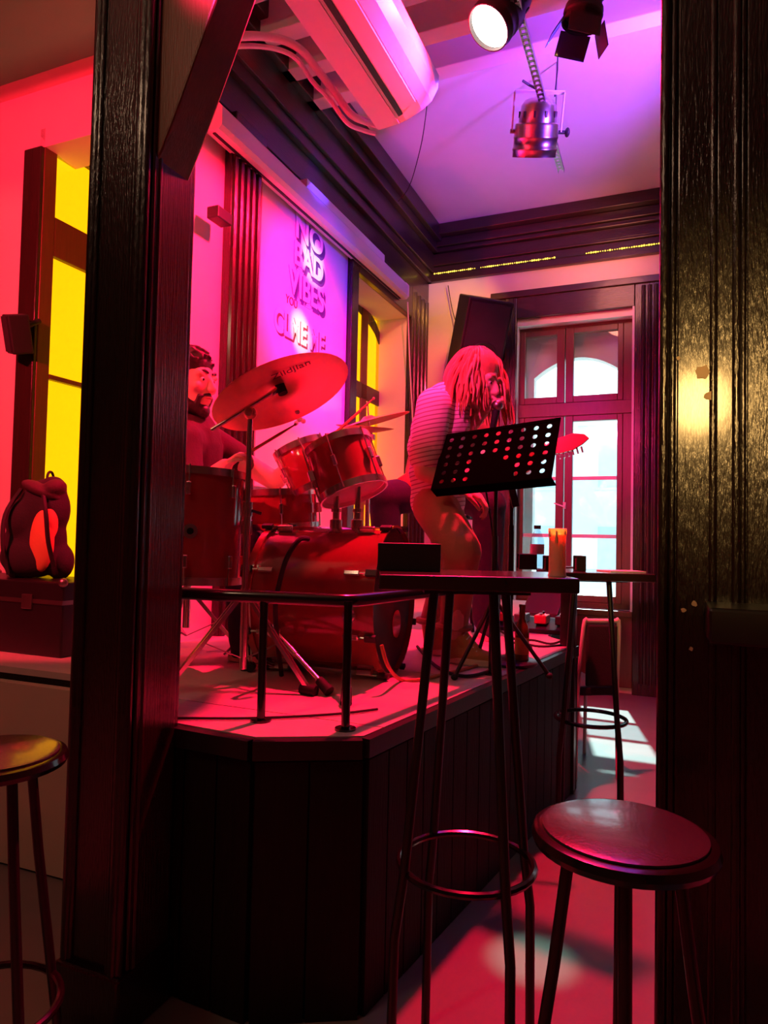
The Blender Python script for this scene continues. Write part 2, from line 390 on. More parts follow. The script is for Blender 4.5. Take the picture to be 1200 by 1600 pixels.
# casing on the back wall
o = struct(MB().box(BX1, 2.75, -.05, 0, 0, 3.53).build('trim_6', 'dark_wood', M=ROOM, bevel=.006)); o['label'] = 'dark wooden casing around the daylight casement window'; ROOTM['trim_6'] = ROOM
MB().box(.66, BX0, -.05, 0, DECK, 3.53).build('casing_side', 'dark_wood', o, bevel=.006)
MB().box(BX0, BX1, -.05, 0, BZT, 3.53).build('casing_head', 'dark_wood_h', o, bevel=.006)
MB().box(.66, 3.9, -.07, 0, 3.47, 3.53).build('casing_cap', 'dark_wood_h', o, bevel=.006)
MB().box(BX0, BX1, -.04, .06, BZ0-.05, BZ0).build('sill', 'window_wood', o, bevel=.006)
MB().box(BX0, BX1, -.03, 0, .05, BZ0-.05).build('panel', 'window_wood', o, bevel=.006)
for xx in (1.98, 2.03, 2.08, 2.13): MB().cyl((xx, -.05, .1), (xx, -.05, 3.45), .018, n=8).build('reed', 'dark_wood', o, smooth=True)
# white painted reveal edge
b_ = MB(); b_.box(BX1-.018, BX1, -.055, .1, BZ0, BZT); b_.box(BX0, BX1-.018, -.0, .1, BZT-.06, BZT)
o = struct(b_.build('trim_7', 'white_metal', M=ROOM)); o['label'] = 'thin white reveal edge inside the daylight window'

# ---- casement window in the back wall, divided by measured pixels
def casement(name, xs, z0, zt, ztr0, ztr1, y0, bars, label, shift=0):
    xl, pl0, pl1, pr0, pr1, xr = xs
    fr = MB(); fr.box(xl, pl0-.045, y0, y0+.07, z0, zt); fr.box(pr1+.045, xr, y0, y0+.07, z0, zt); fr.box(xl, xr, y0, y0+.07, zt-.09, zt); fr.box(xl, xr, y0, y0+.07, z0, z0+.05)
    o = struct(fr.build(name, 'window_wood', M=ROOM, bevel=.005)); o['label'] = label; ROOTM[name] = ROOM
    MB().box(xl, xr, y0-.015, y0+.06, ztr0, ztr1).build('transom', 'window_wood', o, bevel=.006)
    for (a, b) in ((pl0, pl1), (pr0, pr1)):
        for (c, d) in ((z0+.05, ztr0), (ztr1, zt-.09)):
            mid = (pl1+pr0)/2
            s = MB(); l0 = a-.045 if a == pl0 else mid+.004; r1 = b+.045 if b == pr1 else mid-.004
            s.box(l0, a, y0-.01, y0+.05, c, d); s.box(b, r1, y0-.01, y0+.05, c, d); s.box(a, b, y0-.01, y0+.05, c, c+.06); s.box(a, b, y0-.01, y0+.05, d-.05, d)
            lf = s.build('leaf', 'window_wood', o, bevel=.004)
            hs = [c+.06]+([z for z in bars if c+.1 < z < d-.1])+[d-.05]
            for i in range(len(hs)-1):
                if i: MB().box(a, b, y0+.0, y0+.04, hs[i]-.016, hs[i]+.016).build('glazing_bar', 'white_metal', lf)
                MB().box(a, b, y0+.018, y0+.022, hs[i]+.01, hs[i+1]-.01).build('pane', 'window_glass', lf)
    return o
y0 = .10
gx = lambda px, py: onLy(px, py, y0)[0]
gz = lambda px, py: onLy(px, py, y0)[2]
xs = (BX0, gx(821, 560), gx(870, 600), gx(896, 600), gx(965, 600), BX1)
w2 = casement('window_2', xs, BZ0, BZT, gz(894, 650), gz(894, 629), y0, (gz(925, 747), gz(930, 838)), 'tall casement window in the back wall showing white daylight')
hd = MB(); hx = (xs[2]+xs[3])/2+.01; hz = gz(878, 790); hd.box(hx-.012, hx+.012, y0-.03, y0-.01, hz-.03, hz+.03); hd.bar((hx+.01, y0-.045, hz-.015), (hx-.09, y0-.045, hz+.02), .012, .012); hd.cyl((hx, y0-.05, hz), (hx, y0-.01, hz), .008)
hd.build('handle', 'white_metal', w2)
d_ = 2.75-BX0
casement('window_3', tuple(x+d_ for x in xs), BZ0, BZT, gz(894, 650), gz(894, 629), y0, (gz(925, 747), gz(930, 838)), 'second tall casement window behind the fluted wooden post')

# ---- arched yellow window in the left wall
XW = -.26
o = MB()
ga = lambda px, py: onLx(px, py, XW)
yl, yr = WY0-.0, WY1; zsp = ga(608, 535)[2]; zap = ga(548, 447)[2]
# frame: arched head filled plate plus side posts
head = [(yl, zap), (yl, zap-.24)]
arc = []
for i in range(13):
    t = i/12; y = yl+(yr-yl)*t; arc.append((y, zsp+(zap-zsp)*math.sqrt(max(0, 1-t*t*.985))))
inner = [(y, z-.11) for (y, z) in arc]
fr = MB()
for i in range(12):
    q = [arc[i], arc[i+1], inner[i+1], inner[i]]
    fr.prism(q, lambda a, b, t: Vector((t, a, b)), XW-.014, XW)
pn = {k: ga(*p)[1] for k, p in dict(a0=(551, 560), a1=(565, 560), b0=(574, 560), b1=(598, 560)).items()}
zt0, zt1 = ga(585, 632)[2], ga(585, 608)[2]
fr.box(XW-.014, XW, yl, pn['a0'], SILL, zap-.03); fr.box(XW-.014, XW, pn['b1'], pn['b1']+.10, SILL, zsp-.02)
fr.box(XW-.014, XW, pn['a0'], pn['b1'], SILL, SILL+.08)
w1 = struct(fr.build('window_1', 'dark_wood', M=ROOM, bevel=.005)); w1['label'] = 'arched dark wooden window glowing yellow behind the hi-hat'; ROOTM['window_1'] = ROOM
MB().box(XW-.014, XW+.004, pn['a0'], pn['b1'], zt0, zt1).build('transom', 'dark_wood', w1, bevel=.005)
MB().box(XW-.014, XW+.004, pn['a1'], pn['b0'], SILL, zsp+.30).build('mullion', 'brown_wood', w1, bevel=.005)
for (a, b) in (('a0', 'a1'), ('b0', 'b1')):
    for (c, d) in ((SILL+.08, 1.55), (1.59, zt0), (zt1, zap-.12 if a == 'a0' else zsp+.16)):
        MB().box(XW-.010, XW-.007, pn[a], pn[b], c, d).build('pane', 'yellow_glass', w1)
    MB().box(XW-.014, XW, pn[a], pn[b], 1.55, 1.59).build('glazing_bar', 'brown_wood', w1)
MB().box(XW-.075, XW-.035, yl, yr, SILL, zap).build('glow_panel', 'yellow_panel', w1, label='added yellow glowing panel behind the panes')  # glowing panel added as the yellow light behind the panes
yt = ga(594, 580)[1]
for (za, zb) in ((1.15, zt0-.06), (zt1+.08, zsp-.05)):
    MB().cyl((XW-.026, yt, za), (XW-.026, yt, zb), .014, n=12).build('streak_tube', 'streak_tube', w1, smooth=True)  # glowing tubes added for the bright streak in the panes

# ---- doorway with a glazed leaf standing open (left edge of the picture)
o = struct(MB().box(DX0, XL-.004, YE-.02, YE+.02, DECK, DZT).build('door_1', 'dark_wood', M=ROOM, bevel=.006)); o['label'] = 'dark framed doorway with an open glazed leaf glowing yellow'; ROOTM['door_1'] = ROOM
MB().box(DX1-.07, DX1, YE-.02, YE+.24, DECK, DZT).build('side_jamb', 'dark_wood', o, bevel=.006)
gl = lambda px, py: onLx(px, py, XL)
y_s0, y_s1 = YE+.0, gl(84, 400)[1]; y_e = y_s1+.75; DT = gl(86, 226)[2]
zz = [gl(84, 338)[2], gl(84, 400)[2], gl(75, 588)[2]]
lf = MB(); lf.box(XL-.04, XL, y_s0, y_s1, DECK+.02, DT+.06); lf.box(XL-.04, XL, y_e, y_e+.1, DECK+.02, DT+.06); lf.box(XL-.04, XL, y_s1, y_e, DECK+.02, DECK+.2); lf.box(XL-.04, XL, y_s1, y_e, zz[1], zz[0]); lf.box(XL-.04, XL, y_s1, y_e, DT, DT+.06)
lf = lf.build('leaf', 'brown_wood', o, bevel=.004)
MB().box(XL-.03, XL+.004, y_s1, y_e, zz[2]-.012, zz[2]+.012).build('glazing_bar', 'brown_wood', lf)
for c, d in ((DECK+.2, zz[2]-.012), (zz[2]+.012, zz[1]), (zz[0], DT)):
    MB().box(XL-.022, XL-.018, y_s1, y_e, c, d).build('pane', 'yellow_glass', lf)
MB().box(XL-.035, XL-.030, y_s1-.0, y_e+.0, DECK+.1, DT+.05).build('glow_panel', 'yellow_panel', lf, label='added yellow glowing panel behind the panes')  # added glowing panel supplies the yellow light of the leaf

# ---- outside: pavement and a pale house across the street
struct(MB().box(-14, 22, .45, 26, -.6, -.5).build('ground', 'pavement', M=ROOM))['label'] = 'grey street outside the windows'
hb = thing('house', 'pale house across the street seen washed out through the casement window', 'building', M=ROOM @ Matrix.Translation((3.0, 15, -.5)))
MB().box(-9, 7, 0, 5, 0, 5.2).build('wall', 'facade', hb)
MB().box(-9.2, 7.2, -.25, 5.2, 5.2, 5.45).build('roof_edge', 'paper', hb)
for i in range(9):
    for zc in (1.6, 4.0):
        wo = MB().box(-8.2+i*1.75, -7.3+i*1.75, -.03, .02, zc-.7, zc+.7).build('window', 'paper', hb)
        MB().box(-8.12+i*1.75, -7.38+i*1.75, -.04, -.02, zc-.62, zc+.62).build('pane', 'facade_win', wo)

# ================================================================== stage platform
SP = [(-.86, YE+.02), (-2.0, YE-.02), (-2.0, -4.32), (.62, -4.26), (.66, -4.61), (1.22, -4.64), (1.47, -4.50), (1.76, -2.50), (1.58, -2.25), (1.45, -.04), (.0, -.04), (.0, YE+.02)]
core = struct(MB().prism([(x*1.0, y) for x, y in SP], lambda a, b, t: Vector((a, b, t)), 0, DECK-.025).build('stage', 'fascia_wood', M=ROOM)); ROOTM['stage'] = ROOM
core['label'] = 'raised stage platform with dark boarded front'
# deck sheets
def clip(poly, n, c):   # keep n.p <= c
    out = []
    for i in range(len(poly)):
        p, q = poly[i], poly[(i+1) % len(poly)]
        dp = n[0]*p[0]+n[1]*p[1]-c; dq = n[0]*q[0]+n[1]*q[1]-c
        if dp <= 0: out.append(p)
        if dp*dq < 0: t = dp/(dp-dq); out.append((p[0]+(q[0]-p[0])*t, p[1]+(q[1]-p[1])*t))
    return out
ys = [-4.7, -4.40, -3.6, -2.4, -1.2, 0]
for i in range(5):
    pl = clip(clip(SP, (0, -1), -(ys[i]+.003)), (0, 1), ys[i+1]-.003)
    if len(pl) > 2: MB().prism(pl, lambda a, b, t: Vector((a, b, t)), DECK-.025, DECK).build('deck_board', 'deck', core)
# front boards, one by one
def boards(p, q, w, mt, n0=None):
    p = Vector((*p, 0)); q = Vector((*q, 0)); L = (q-p).length; n = max(1, int(L/w)); d = (q-p)/L; nrm = Vector((d.y, -d.x, 0))
    for i in range(n):
        c = p+d*(L*(i+.5)/n)+nrm*.008
        MB().obox(c+Vector((0, 0, DECK/2-.03)), d, nrm, Vector((0, 0, 1)), L/n/2-.003, .010, DECK/2-.032).build('board', mt, core)
boards(SP[4], SP[5], .105, 'fascia_wood'); boards(SP[5], SP[6], .105, 'fascia_wood'); boards(SP[6], SP[7], .105, 'fascia_wood')
MB().obox((-.69, -4.31, DECK/2-.02), (1, .0229, 0), (-.0229, 1, 0), (0, 0, 1), 1.31, .02, DECK/2-.03).build('plaster_front', 'plaster_beige', core)
nb = MB()
for p, q in ((SP[4], SP[5]), (SP[5], SP[6]), (SP[6], SP[7])): nb.bar((p[0], p[1]-.012, DECK-.028), (q[0], q[1]-.012, DECK-.028), .05, .05)
nb.build('nosing', 'black_paint', core)

# ---- stage rail
RZ = DECK+.355
cnr = w2l(atZ(588, 1140, DECK)); 
R0 = Vector((.62, -4.57, RZ)); R1 = Vector((1.40, -4.47, RZ)); R2 = Vector((1.73, -2.56, RZ))
rail = thing('stage_rail', 'black tubular steel handrail along the stage edge', 'railing', M=ROOM @ Matrix.Translation((1.40, -4.47, DECK)))
rm = ROOM
rb = MB(); rb.tube([R0, R1-Vector((.03, 0, 0)), R1+Vector((.008, .03, 0)), R2], .0185, 10); rb.xf(ROOM); rb.build('handrail', 'black_gloss', rail, world=True, smooth=True)
rp0 = w2l(atZ(400, 1130, DECK))
for (x, y) in ((.70, -4.56), (rp0[0], R0.y+(R1.y-R0.y)*(rp0[0]-.62)/.78), (1.40, -4.47), (1.57, -3.5)):
    q = MB().cyl((x, y, DECK), (x, y, RZ), .0125, n=10); q.cyl((x, y, DECK), (x, y, DECK+.006), .03, n=12); q.xf(ROOM); q.build('baluster', 'black_gloss', rail, world=True, smooth=True)
q = MB().box(1.70, 1.775, -2.60, -2.525, 0, RZ+.03); q.box(1.69, 1.785, -2.61, -2.515, RZ+.03, RZ+.05); q.xf(ROOM)
tag(q.build('newel_post', 'black_paint', bevel=.004), 'square black wooden post at the end of the stage rail', 'post')

# ================================================================== foreground posts
def post(name, cx, cy, hw, hd, label, reeds, left=True):
    """cx,cy in world; built in the room's orientation"""
    M = Matrix.Translation((cx, cy, 0)) @ Matrix.Rotation(-A, 4, 'Z')
    o = thing(name, label, 'post', M=M, group=None)
    MB().box(-hw, hw, -hd, hd, 0, CEIL-.02).build('shaft', 'post_wood', o, bevel=.01)
    for u, r in reeds:
        MB().cyl((u*hw, -hd, .16), (u*hw, -hd, CEIL-.3), r, n=10).build('reed', 'post_wood', o, smooth=True)
    MB().box(-hw-.015, hw+.015, -hd-.022, hd+.015, 0, .16).build('plinth', 'post_wood', o, bevel=.008)
    MB().box(-hw-.02, hw+.02, -hd-.03, hd+.02, CEIL-.3, CEIL-.02).build('capital', 'post_wood', o, bevel=.01)
    return o, M
pl_ = atY(203, 800, 1.86)
p1, PM1 = post('wooden_post', pl_[0], pl_[1]+.04, .092, .10, 'black varnished wooden post beside the backpack doorway', [(-.93, .016), (-.80, .010), (.62, .012), (.80, .018), (.95, .013)])
MB().box(.092, .102, -.085, .07, .16, CEIL-.3).build('side_moulding', 'dark_wood', p1, bevel=.006)
MB().cyl((.094, -.06, .16), (.094, -.06, CEIL-.3), .012, n=10).build('reed', 'dark_wood', p1, smooth=True)
# corner brace between post and lintel
zb0 = atY(302, 268, 1.84)[2]
pb = MB()
prof = [(0, zb0-.02), (.025, zb0+.03)]+[(.025+.205*(t/8)**.95, zb0+.03+.46*(t/8)) for t in range(1, 9)]+[(.235, zb0+.55), (.215, zb0+.65), (.215, zb0+.95), (0, zb0+.95)]
pb.prism(prof, lambda a, b, t: Vector((.088+a, t, b)), -.075, .055)
pb.build('corner_brace', 'brown_wood', p1, bevel=.006, label='dark red curved corner brace')
pr_ = atY(1030, 800, 1.42)
hwr = .150
cR = Vector((pr_[0], pr_[1], 0))+BU*hwr+DV*.10
p2, PM2 = post('wooden_post', cR[0], cR[1], hwr, .10, 'broad black varnished fluted post with chipped paint and a small ledge', [(-.95, .011), (-.84, .007), (-.34, .009), (-.06, .010), (.02, .006), (.42, .012), (.52, .008), (.80, .013), (.93, .010)])
MB().box(-.118, -.055, -.106, -.10, .3, CEIL-.3).build('raised_panel', 'post_wood', p2, bevel=.003)
MB().box(-.045, -.012, -.105, -.10, .3, CEIL-.3).build('raised_panel', 'post_wood', p2, bevel=.003)
MB().box(.01, .06, -.104, -.10, .3, CEIL-.3).build('raised_panel', 'post_wood', p2, bevel=.003)
# chipped spots of bare wood
def onpost(px, py):
    d = ray(px, py); Mi = PM2.inverted(); oo = Mi @ Vector((0, 0, CH)); dd = Mi.to_3x3() @ d
    return oo+dd*((-.1065-oo.y)/dd.y)
for (px, py, r) in ((1098, 582, .016), (1108, 618, .009), (1068, 953, .005), (1085, 943, .006), (1080, 1014, .004), (1060, 560, .004)):
    c = onpost(px, py); pts = []
    for i in range(11):
        a = 2*pi*i/11; k = r*random.uniform(.7, 1.2); pts.append((c.x+k*cos(a), c.z+k*sin(a)))
    MB().prism(pts, lambda a, b, t: Vector((a, t, b)), -.108, -.100).build('paint_chip', 'chip', p2, label='pale spot of chipped paint')
# ledge on the right post
c0_ = onpost(1093, 935); c1_ = onpost(1190, 940)
MB().box(c0_.x+.01, hwr+.25, -.26, -.10, c0_.z-.07, c0_.z-.005).build('ledge', 'black_paint', p2, bevel=.006)
# lintel above the posts
LM = Matrix.Translation((pl_[0], pl_[1]+.04, 0)) @ Matrix.Rotation(-A, 4, 'Z')
struct(MB().box(-3.0, 4.2, -.11, .11, 3.15, 3.50).build('trim_8', 'dark_wood_h', M=LM, bevel=.01))['label'] = 'dark wooden lintel beam resting over the posts'

# ================================================================== ceiling equipment
# air conditioner hung under the beams
ae = w2l(atZ(592, 205, 3.45)); ax0, aye, az = ae.x, ae.y, 3.45
an = w2l(atZ(455, -40, 3.45))
M_ac = ROOM @ Matrix.Translation((ax0, aye, az))
ac = thing('air_conditioner', 'white under-ceiling air conditioner lit magenta above the drums', 'air conditioner', M=M_ac)
prof = [(0, .0), (.13, .012), (.16, .02), (.25, .055), (.30, .09), (.335, .15), (.34, .22), (.30, .245), (0, .245), (-.01, .12)]
LAC = 1.25
q = MB().prism(prof, lambda a, b, t: Vector((a, t, b)), -LAC, 0); q.build('casing', 'white_plastic', ac, bevel=.012)
MB().prism([(.142, .008), (.165, .016), (.165, .03), (.142, .022)], lambda a, b, t: Vector((a, t, b)), -LAC+.08, -.07).build('air_slot', 'black_plastic', ac)
MB().prism([(.175, .016), (.245, .042), (.245, .052), (.175, .030)], lambda a, b, t: Vector((a, t, b)), -LAC+.08, -.10).build('louver', 'white_plastic', ac)
MB().prism([(0.004, -.006), (.125, .004), (.125, .012), (.004, .002)], lambda a, b, t: Vector((a, t, b)), -LAC+.02, -.02).build('front_flap', 'white_plastic', ac)
for yy in (-.2, -1.0): MB().cyl((.17, yy, .24), (.17, yy, CEIL-az-.165), .006, n=8).build('hanger_rod', 'steel', ac)
pw = [atY(592, 196, 3.72), atY(572, 190, 3.68), atY(548, 178, 3.6), atY(520, 140, 3.52), atY(495, 108, 3.45), atY(470, 78, 3.36), atY(440, 62, 3.3), atY(395, 56, 3.2), atY(330, 60, 3.0)]
MB().tube(pw, .020, 10, spl=6).build('pipe', 'pipe_wrap', ac, world=True, smooth=True)
pw2 = [p+Vector((-.02, .02, -.035)) for p in pw]; pw2[4] += Vector((0, 0, -.02))
MB().tube(pw2, .012, 8, spl=6).build('pipe', 'pipe_wrap', ac, world=True, smooth=True)

# lighting bar
b0 = atZ(808, 12, BARZ); b1 = atZ(877, 270, BARZ)
bar = thing('lighting_bar', 'slotted steel strut hung below the ceiling beams for the lamps', 'lighting bar', loc=((b0+b1)/2))
d = (b1-b0).normalized(); b0 = b0-d*.55
s = d.cross(Vector((0, 0, 1))).normalized()
q = MB(); 
for sgn in (-1, 1): q.obox((b0+b1)/2+s*.018*sgn+Vector((0, 0, .012)), s, d, (0, 0, 1), .0015, (b1-b0).length/2, .014)
n = int((b1-b0).length/.04)
for i in range(n):
    c = b0+d*(.02+i*.04); q.obox(c-d*.012, s, d, (0, 0, 1), .018, .008, .0015); q.obox(c+s*.013, s, d, (0, 0, 1), .005, .013, .0015); q.obox(c-s*.013, s, d, (0, 0, 1), .005, .013, .0015)
q.build('slotted_channel', 'steel', bar, world=True)
for t in (.2, .82):
    c = b0+(b1-b0)*t+s*.015; MB().cyl(c, (c.x, c.y, CEIL-.001), .0045, n=6).build('hanger_rod', 'steel', bar, world=True)
hr = atY(872, 60, atZ(845, 140, BARZ)[1])

# PAR can
def par_can(name, top, axis, L, r, label, lit, mt):
    """top: centre of rear cap, axis: direction of light"""
    x, y, d2 = frame_z(axis); R = Matrix((x, y, d2)).transposed().to_4x4(); M = Matrix.Translation(top) @ R
    o = thing(name, label, 'stage lamp', M=M)
    k = r
    prof = [(0, 0), (k*.35, 0), (k*.62, .012), (k*.78, .04), (k*.82, .09), (k*.84, .10), (k*.84, .125), (k*.97, .13), (k, .14), (k, .19), (k*1.02, .195), (k*1.02, .203), (k, .208), (k, L-.05), (k*1.03, L-.045), (k*1.03, L-.035), (k, L-.03), (k, L), (k*.95, L), (k*.95, L-.03), (k*.6, L-.05), (0, L-.05)]
    MB().lathe(prof, 28).build('can', mt, o, smooth=True)
    for i in range(10):
        a = 2*pi*i/10; MB().obox((k*.83*cos(a), k*.83*sin(a), .085), (cos(a), sin(a), 0), (-sin(a), cos(a), 0), (0, 0, 1), .004, .006, .016).build('vent', 'black_plastic', o)
    MB().lathe([(0, L-.028), (k*.93, L-.028), (k*.93, L-.022), (0, L-.014)], 24).build('lens', 'lamp_lens' if lit else 'window_glass', o, smooth=True)
    return o, M
pc_top = atY(843, 152, 3.80); 
pc, PCM = par_can('par_can', pc_top, (.02, .60, -1), .30, .125, 'brushed steel PAR can hanging unlit from the lighting bar', False, 'brushed')
yk = MB(); rx = PCM.to_3x3() @ Vector((1, 0, 0)); wx = Vector((1, 0, 0)); pm = pc_top+Vector((.02, .60, -1)).normalized()*.17
tl = pc_top+Vector((-.14, 0, .03)); tr = pc_top+Vector((.14, 0, .03))
yk.bar(tl, tr, .03, .006); yk.bar(tl, pm-wx*.14, .006, .03, up=(0, 1, 0)); yk.bar(tr, pm+wx*.14, .006, .03, up=(0, 1, 0))
yk.build('yoke', 'white_metal', pc, world=True)
kb = MB().cyl(pm+wx*.125, pm+wx*.165, .010); kb.ell(pm+wx*.178, (.014, .026, .026)); kb.build('knob', 'black_plastic', pc, world=True, smooth=True)
kb = MB().cyl(pm-wx*.125, pm-wx*.15, .012); kb.build('knob', 'steel', pc, world=True, smooth=True)
bc = atZ(846, 138, BARZ); MB().cyl(pc_top+Vector((0, 0, .03)), (pc_top.x, pc_top.y, max(BARZ+.01, pc_top.z+.05)), .008).build('clamp_bolt', 'steel', pc, world=True)
MB().tube([pc_top+Vector((-.02, 0, .05)), pc_top+Vector((-.06, 0, .07)), pc_top+Vector((-.10, -.02, .08))], .007, 6).build('clamp_lever', 'black_plastic', pc, world=True)
MB().tube([pc_top+Vector((.09, .02, .02)), atY(871, 110, 3.86), atY(872, 62, 3.86)], .004, 6).build('safety_wire', 'black_plastic', pc, world=True)
# lit red lamp
rp_top = RED_P-red_dir*.27
rc, RCM = par_can('red_spotlight', rp_top, red_dir, .29, .108, 'lit stage lamp throwing red light from the lighting bar', True, 'black_plastic')
yk = MB(); sx_ = red_dir.cross(Vector((0, 0, 1))).normalized(); pm = rp_top+red_dir*.17; topc = Vector((pm.x, pm.y, BARZ-.02))
topc = pm+Vector((0, 0, .16))
yk.bar(topc-sx_*.125, topc+sx_*.125, .03, .006); yk.bar(topc-sx_*.125, pm-sx_*.118, .006, .03, up=red_dir); yk.bar(topc+sx_*.125, pm+sx_*.118, .006, .03, up=red_dir)
yk.cyl(topc, topc+Vector((0, 0, .10)), .009); yk.build('yoke', 'steel', rc, world=True)
# black lamp with barn doors
bl_top = atY(925, -40, 2.95)
bdir = (poster_c-bl_top).normalized()*.55+Vector((.1, -.1, -1)); bdir.normalize()
bcn, BCM = par_can('black_spotlight', bl_top, bdir, .20, .085, 'black stage lamp with barn doors below the ceiling beams', False, 'black_plastic')
x, y, d2 = frame_z(bdir)
for a in range(4):
    u = (x*cos(a*pi/2)+y*sin(a*pi/2)); w = (-x*sin(a*pi/2)+y*cos(a*pi/2)); c = bl_top+d2*.20+u*.085
    MB().obox(c+(u*.45+d2).normalized()*.05, w, (u*.45+d2).normalized(), (u-d2*.45).normalized(), .07, .05, .0015).build('barn_door', 'black_plastic', bcn, world=True)
q = MB(); tp = bl_top+Vector((0, 0, .14)); q.cyl(bl_top+d2*.05, tp, .012); q.cyl(tp, (tp.x, tp.y, CEIL-.0), .012); q.build('hanger', 'black_plastic', bcn, world=True)
# no amber lamp is modelled; the amber spots are added light
# projection screen case
zb = onLx(560, 406, .13)[2]+.05
scs = thing('projector_screen_case', 'long white roll-up screen case mounted above the poster', 'screen case', M=ROOM @ Matrix.Translation((0, -3.42, zb)))
ye_ = onLx(637, 466, .13)[1]+3.42
MB().prism([(.03, 0), (.11, 0), (.13, .02), (.13, .11), (.11, .135), (.03, .135)], lambda a, b, t: Vector((a, t, b)), 0, ye_).build('case', 'white_metal', scs)
MB().prism([(.025, -.004), (.115, -.004), (.136, .018), (.136, .112), (.112, .14), (.025, .14)], lambda a, b, t: Vector((a, t, b)), ye_, ye_+.02).build('end_cap', 'white_plastic', scs, bevel=.004)
MB().prism([(.0, .05), (.03, .05), (.03, .12), (.0, .12)], lambda a, b, t: Vector((a, t, b)), .3, ye_-.2).build('bracket', 'white_metal', scs)
MB().prism([(.05, .135), (.11, .135), (.11, .19), (.05, .19)], lambda a, b, t: Vector((a, t, b)), .9, 2.15).build('top_cover', 'white_metal', scs)
MB().box(.06, .075, 0.02, ye_-.02, -.006, 0).build('screen_slot_bar', 'black_plastic', scs)
ln = [onLx(637, 472, .11), onLx(640, 560, .11), onLx(644, 640, .11), onLx(646, 684, .11)]
pc_ = MB().tube(ln, .006, 6, spl=4); pc_.xf(ROOM); pc_.build('pull_cord', 'lace', scs, world=True)
q = MB().lathe([(0, -.07), (.02, -.07), (.022, -.02), (.012, 0), (0, .0)], 12, Matrix.Translation(ROOM @ ln[-1])); q.build('cord_pull', 'ink_cream', scs, world=True, smooth=True)
# LED strip on the back cornice
leds = thing('led_strip', 'yellow LED rope light along the dark back cornice', 'led strip', M=ROOM @ Matrix.Translation((.1, -.055, 3.79)))
LEN = 2.35
MB().box(0, LEN, -.003, .004, -.008, .008).build('tape', 'black_plastic', leds)
lm = None
for i in range(118):
    xx = .01+i*.0197
    if 57 < i < 71 or random.random() < .06: continue
    r = random.choice((.0042, .006, .0075, .009))
    if lm is None or True:
        MB().ell((xx, -.006, random.uniform(-.001, .001)), (r, .005, r), nu=6, nv=4).build('led', 'led_amber', leds)
# loudspeaker on the back wall
spk = [onLy(px, py, -.25) for px, py in ((737, 458), (768, 455), (800, 466), (812, 480))]
sc = ROOM @ Vector((.62, -.44, onLy(760, 530, -.44)[2]))
fwd = Vector((.30, -.86, -.40)).normalized(); rt = fwd.cross(Vector((0, 0, 1))).normalized(); up = rt.cross(fwd)
LSM = Matrix((rt, -fwd, up)).transposed().to_4x4(); LSM = Matrix.Translation(sc) @ LSM
ls = thing('loudspeaker', 'large black loudspeaker tilted down on the back wall beside the daylight window', 'loudspeaker', M=LSM)
MB().prism([(-.21, -.19), (.21, -.19), (.15, .16), (-.15, .16)], lambda a, b, t: Vector((a, b, t)), -.36, .36).build('cabinet', 'black_plastic', ls, bevel=.012)
MB().box(-.185, .185, -.205, -.19, -.33, .33).build('grille', 'black_fabric', ls, bevel=.006)
MB().torus((0, -.206, -.12), .13, .012, axis=(0, 1, 0)).build('woofer_ring', 'black_plastic', ls, smooth=True)
for zz_ in (.15, -.15): MB().box(-.235, -.15, -.05, .05, zz_-.05, zz_+.05).build('handle', 'black_plastic', ls, bevel=.005)
q = MB().bar((0, .16, .0), (0, .24, .08), .05, .05); q.build('wall_bracket', 'black_paint', ls)
wr = [onLy(700, 446, -.06), onLy(707, 485, -.06), onLy(716, 512, -.10), onLy(726, 527, -.2)]
q = MB().tube(wr, .004, 6, spl=4); q.xf(ROOM); tag(q.build('speaker_cable', 'rubber'), 'thin black cable running from the cornice down to the loudspeaker', 'cable')
# hanging loop of thin wire near the air conditioner
q = MB().tube([atY(672, 118, 4.1), atY(664, 190, 4.15), atY(656, 235, 4.2), atY(640, 290, 4.3), atY(622, 315, 4.35)], .003, 6, spl=5)
tag(q.build('loose_wire', 'rubber'), 'thin loose wire dangling beside the air conditioner', 'cable')
# small dark sensor on the pilaster
e = onLx(345, 343, .08)
tag(MB().box(.06, .13, e[1]-.09, e[1]+.03, e[2]-.03, e[2]+.03).build('sensor_box', 'black_plastic', M=ROOM, bevel=.005), 'small black sensor box fixed to the reeded pilaster', 'sensor')
# small speaker on the doorway frame
c = onLy(28, 522, YE-.10)
M_ = ROOM @ Matrix.Translation((c[0], c[1], c[2])) @ Euler((radians(15), radians(14), radians(-20))).to_matrix().to_4x4()
ss = thing('small_speaker', 'small black speaker bracketed to the dark doorway frame', 'loudspeaker', M=M_)
MB().box(-.045, .045, -.05, .05, -.095, .095).build('cabinet', 'black_plastic', ss, bevel=.008)
MB().box(-.038, .038, -.056, -.05, -.085, .085).build('grille', 'black_fabric', ss)
MB().cyl((0, .03, .03), (-.02, .12, .06), .012).build('bracket', 'black_plastic', ss)

# ================================================================== poster
pa = onLx(410, 300, .012); pb_ = onLx(543, 440, .012)
PY0, PY1, PZ0, PZ1 = pa[1], pb_[1], 1.55, 3.36
po = thing('poster', 'tall pale banner lettered NO BAD VIBES on the left wall', 'poster', M=ROOM @ Matrix.Translation((.0, PY0, PZ0)))
MB().box(.002, .012, 0, PY1-PY0, 0, PZ1-PZ0).build('panel', 'poster', po)
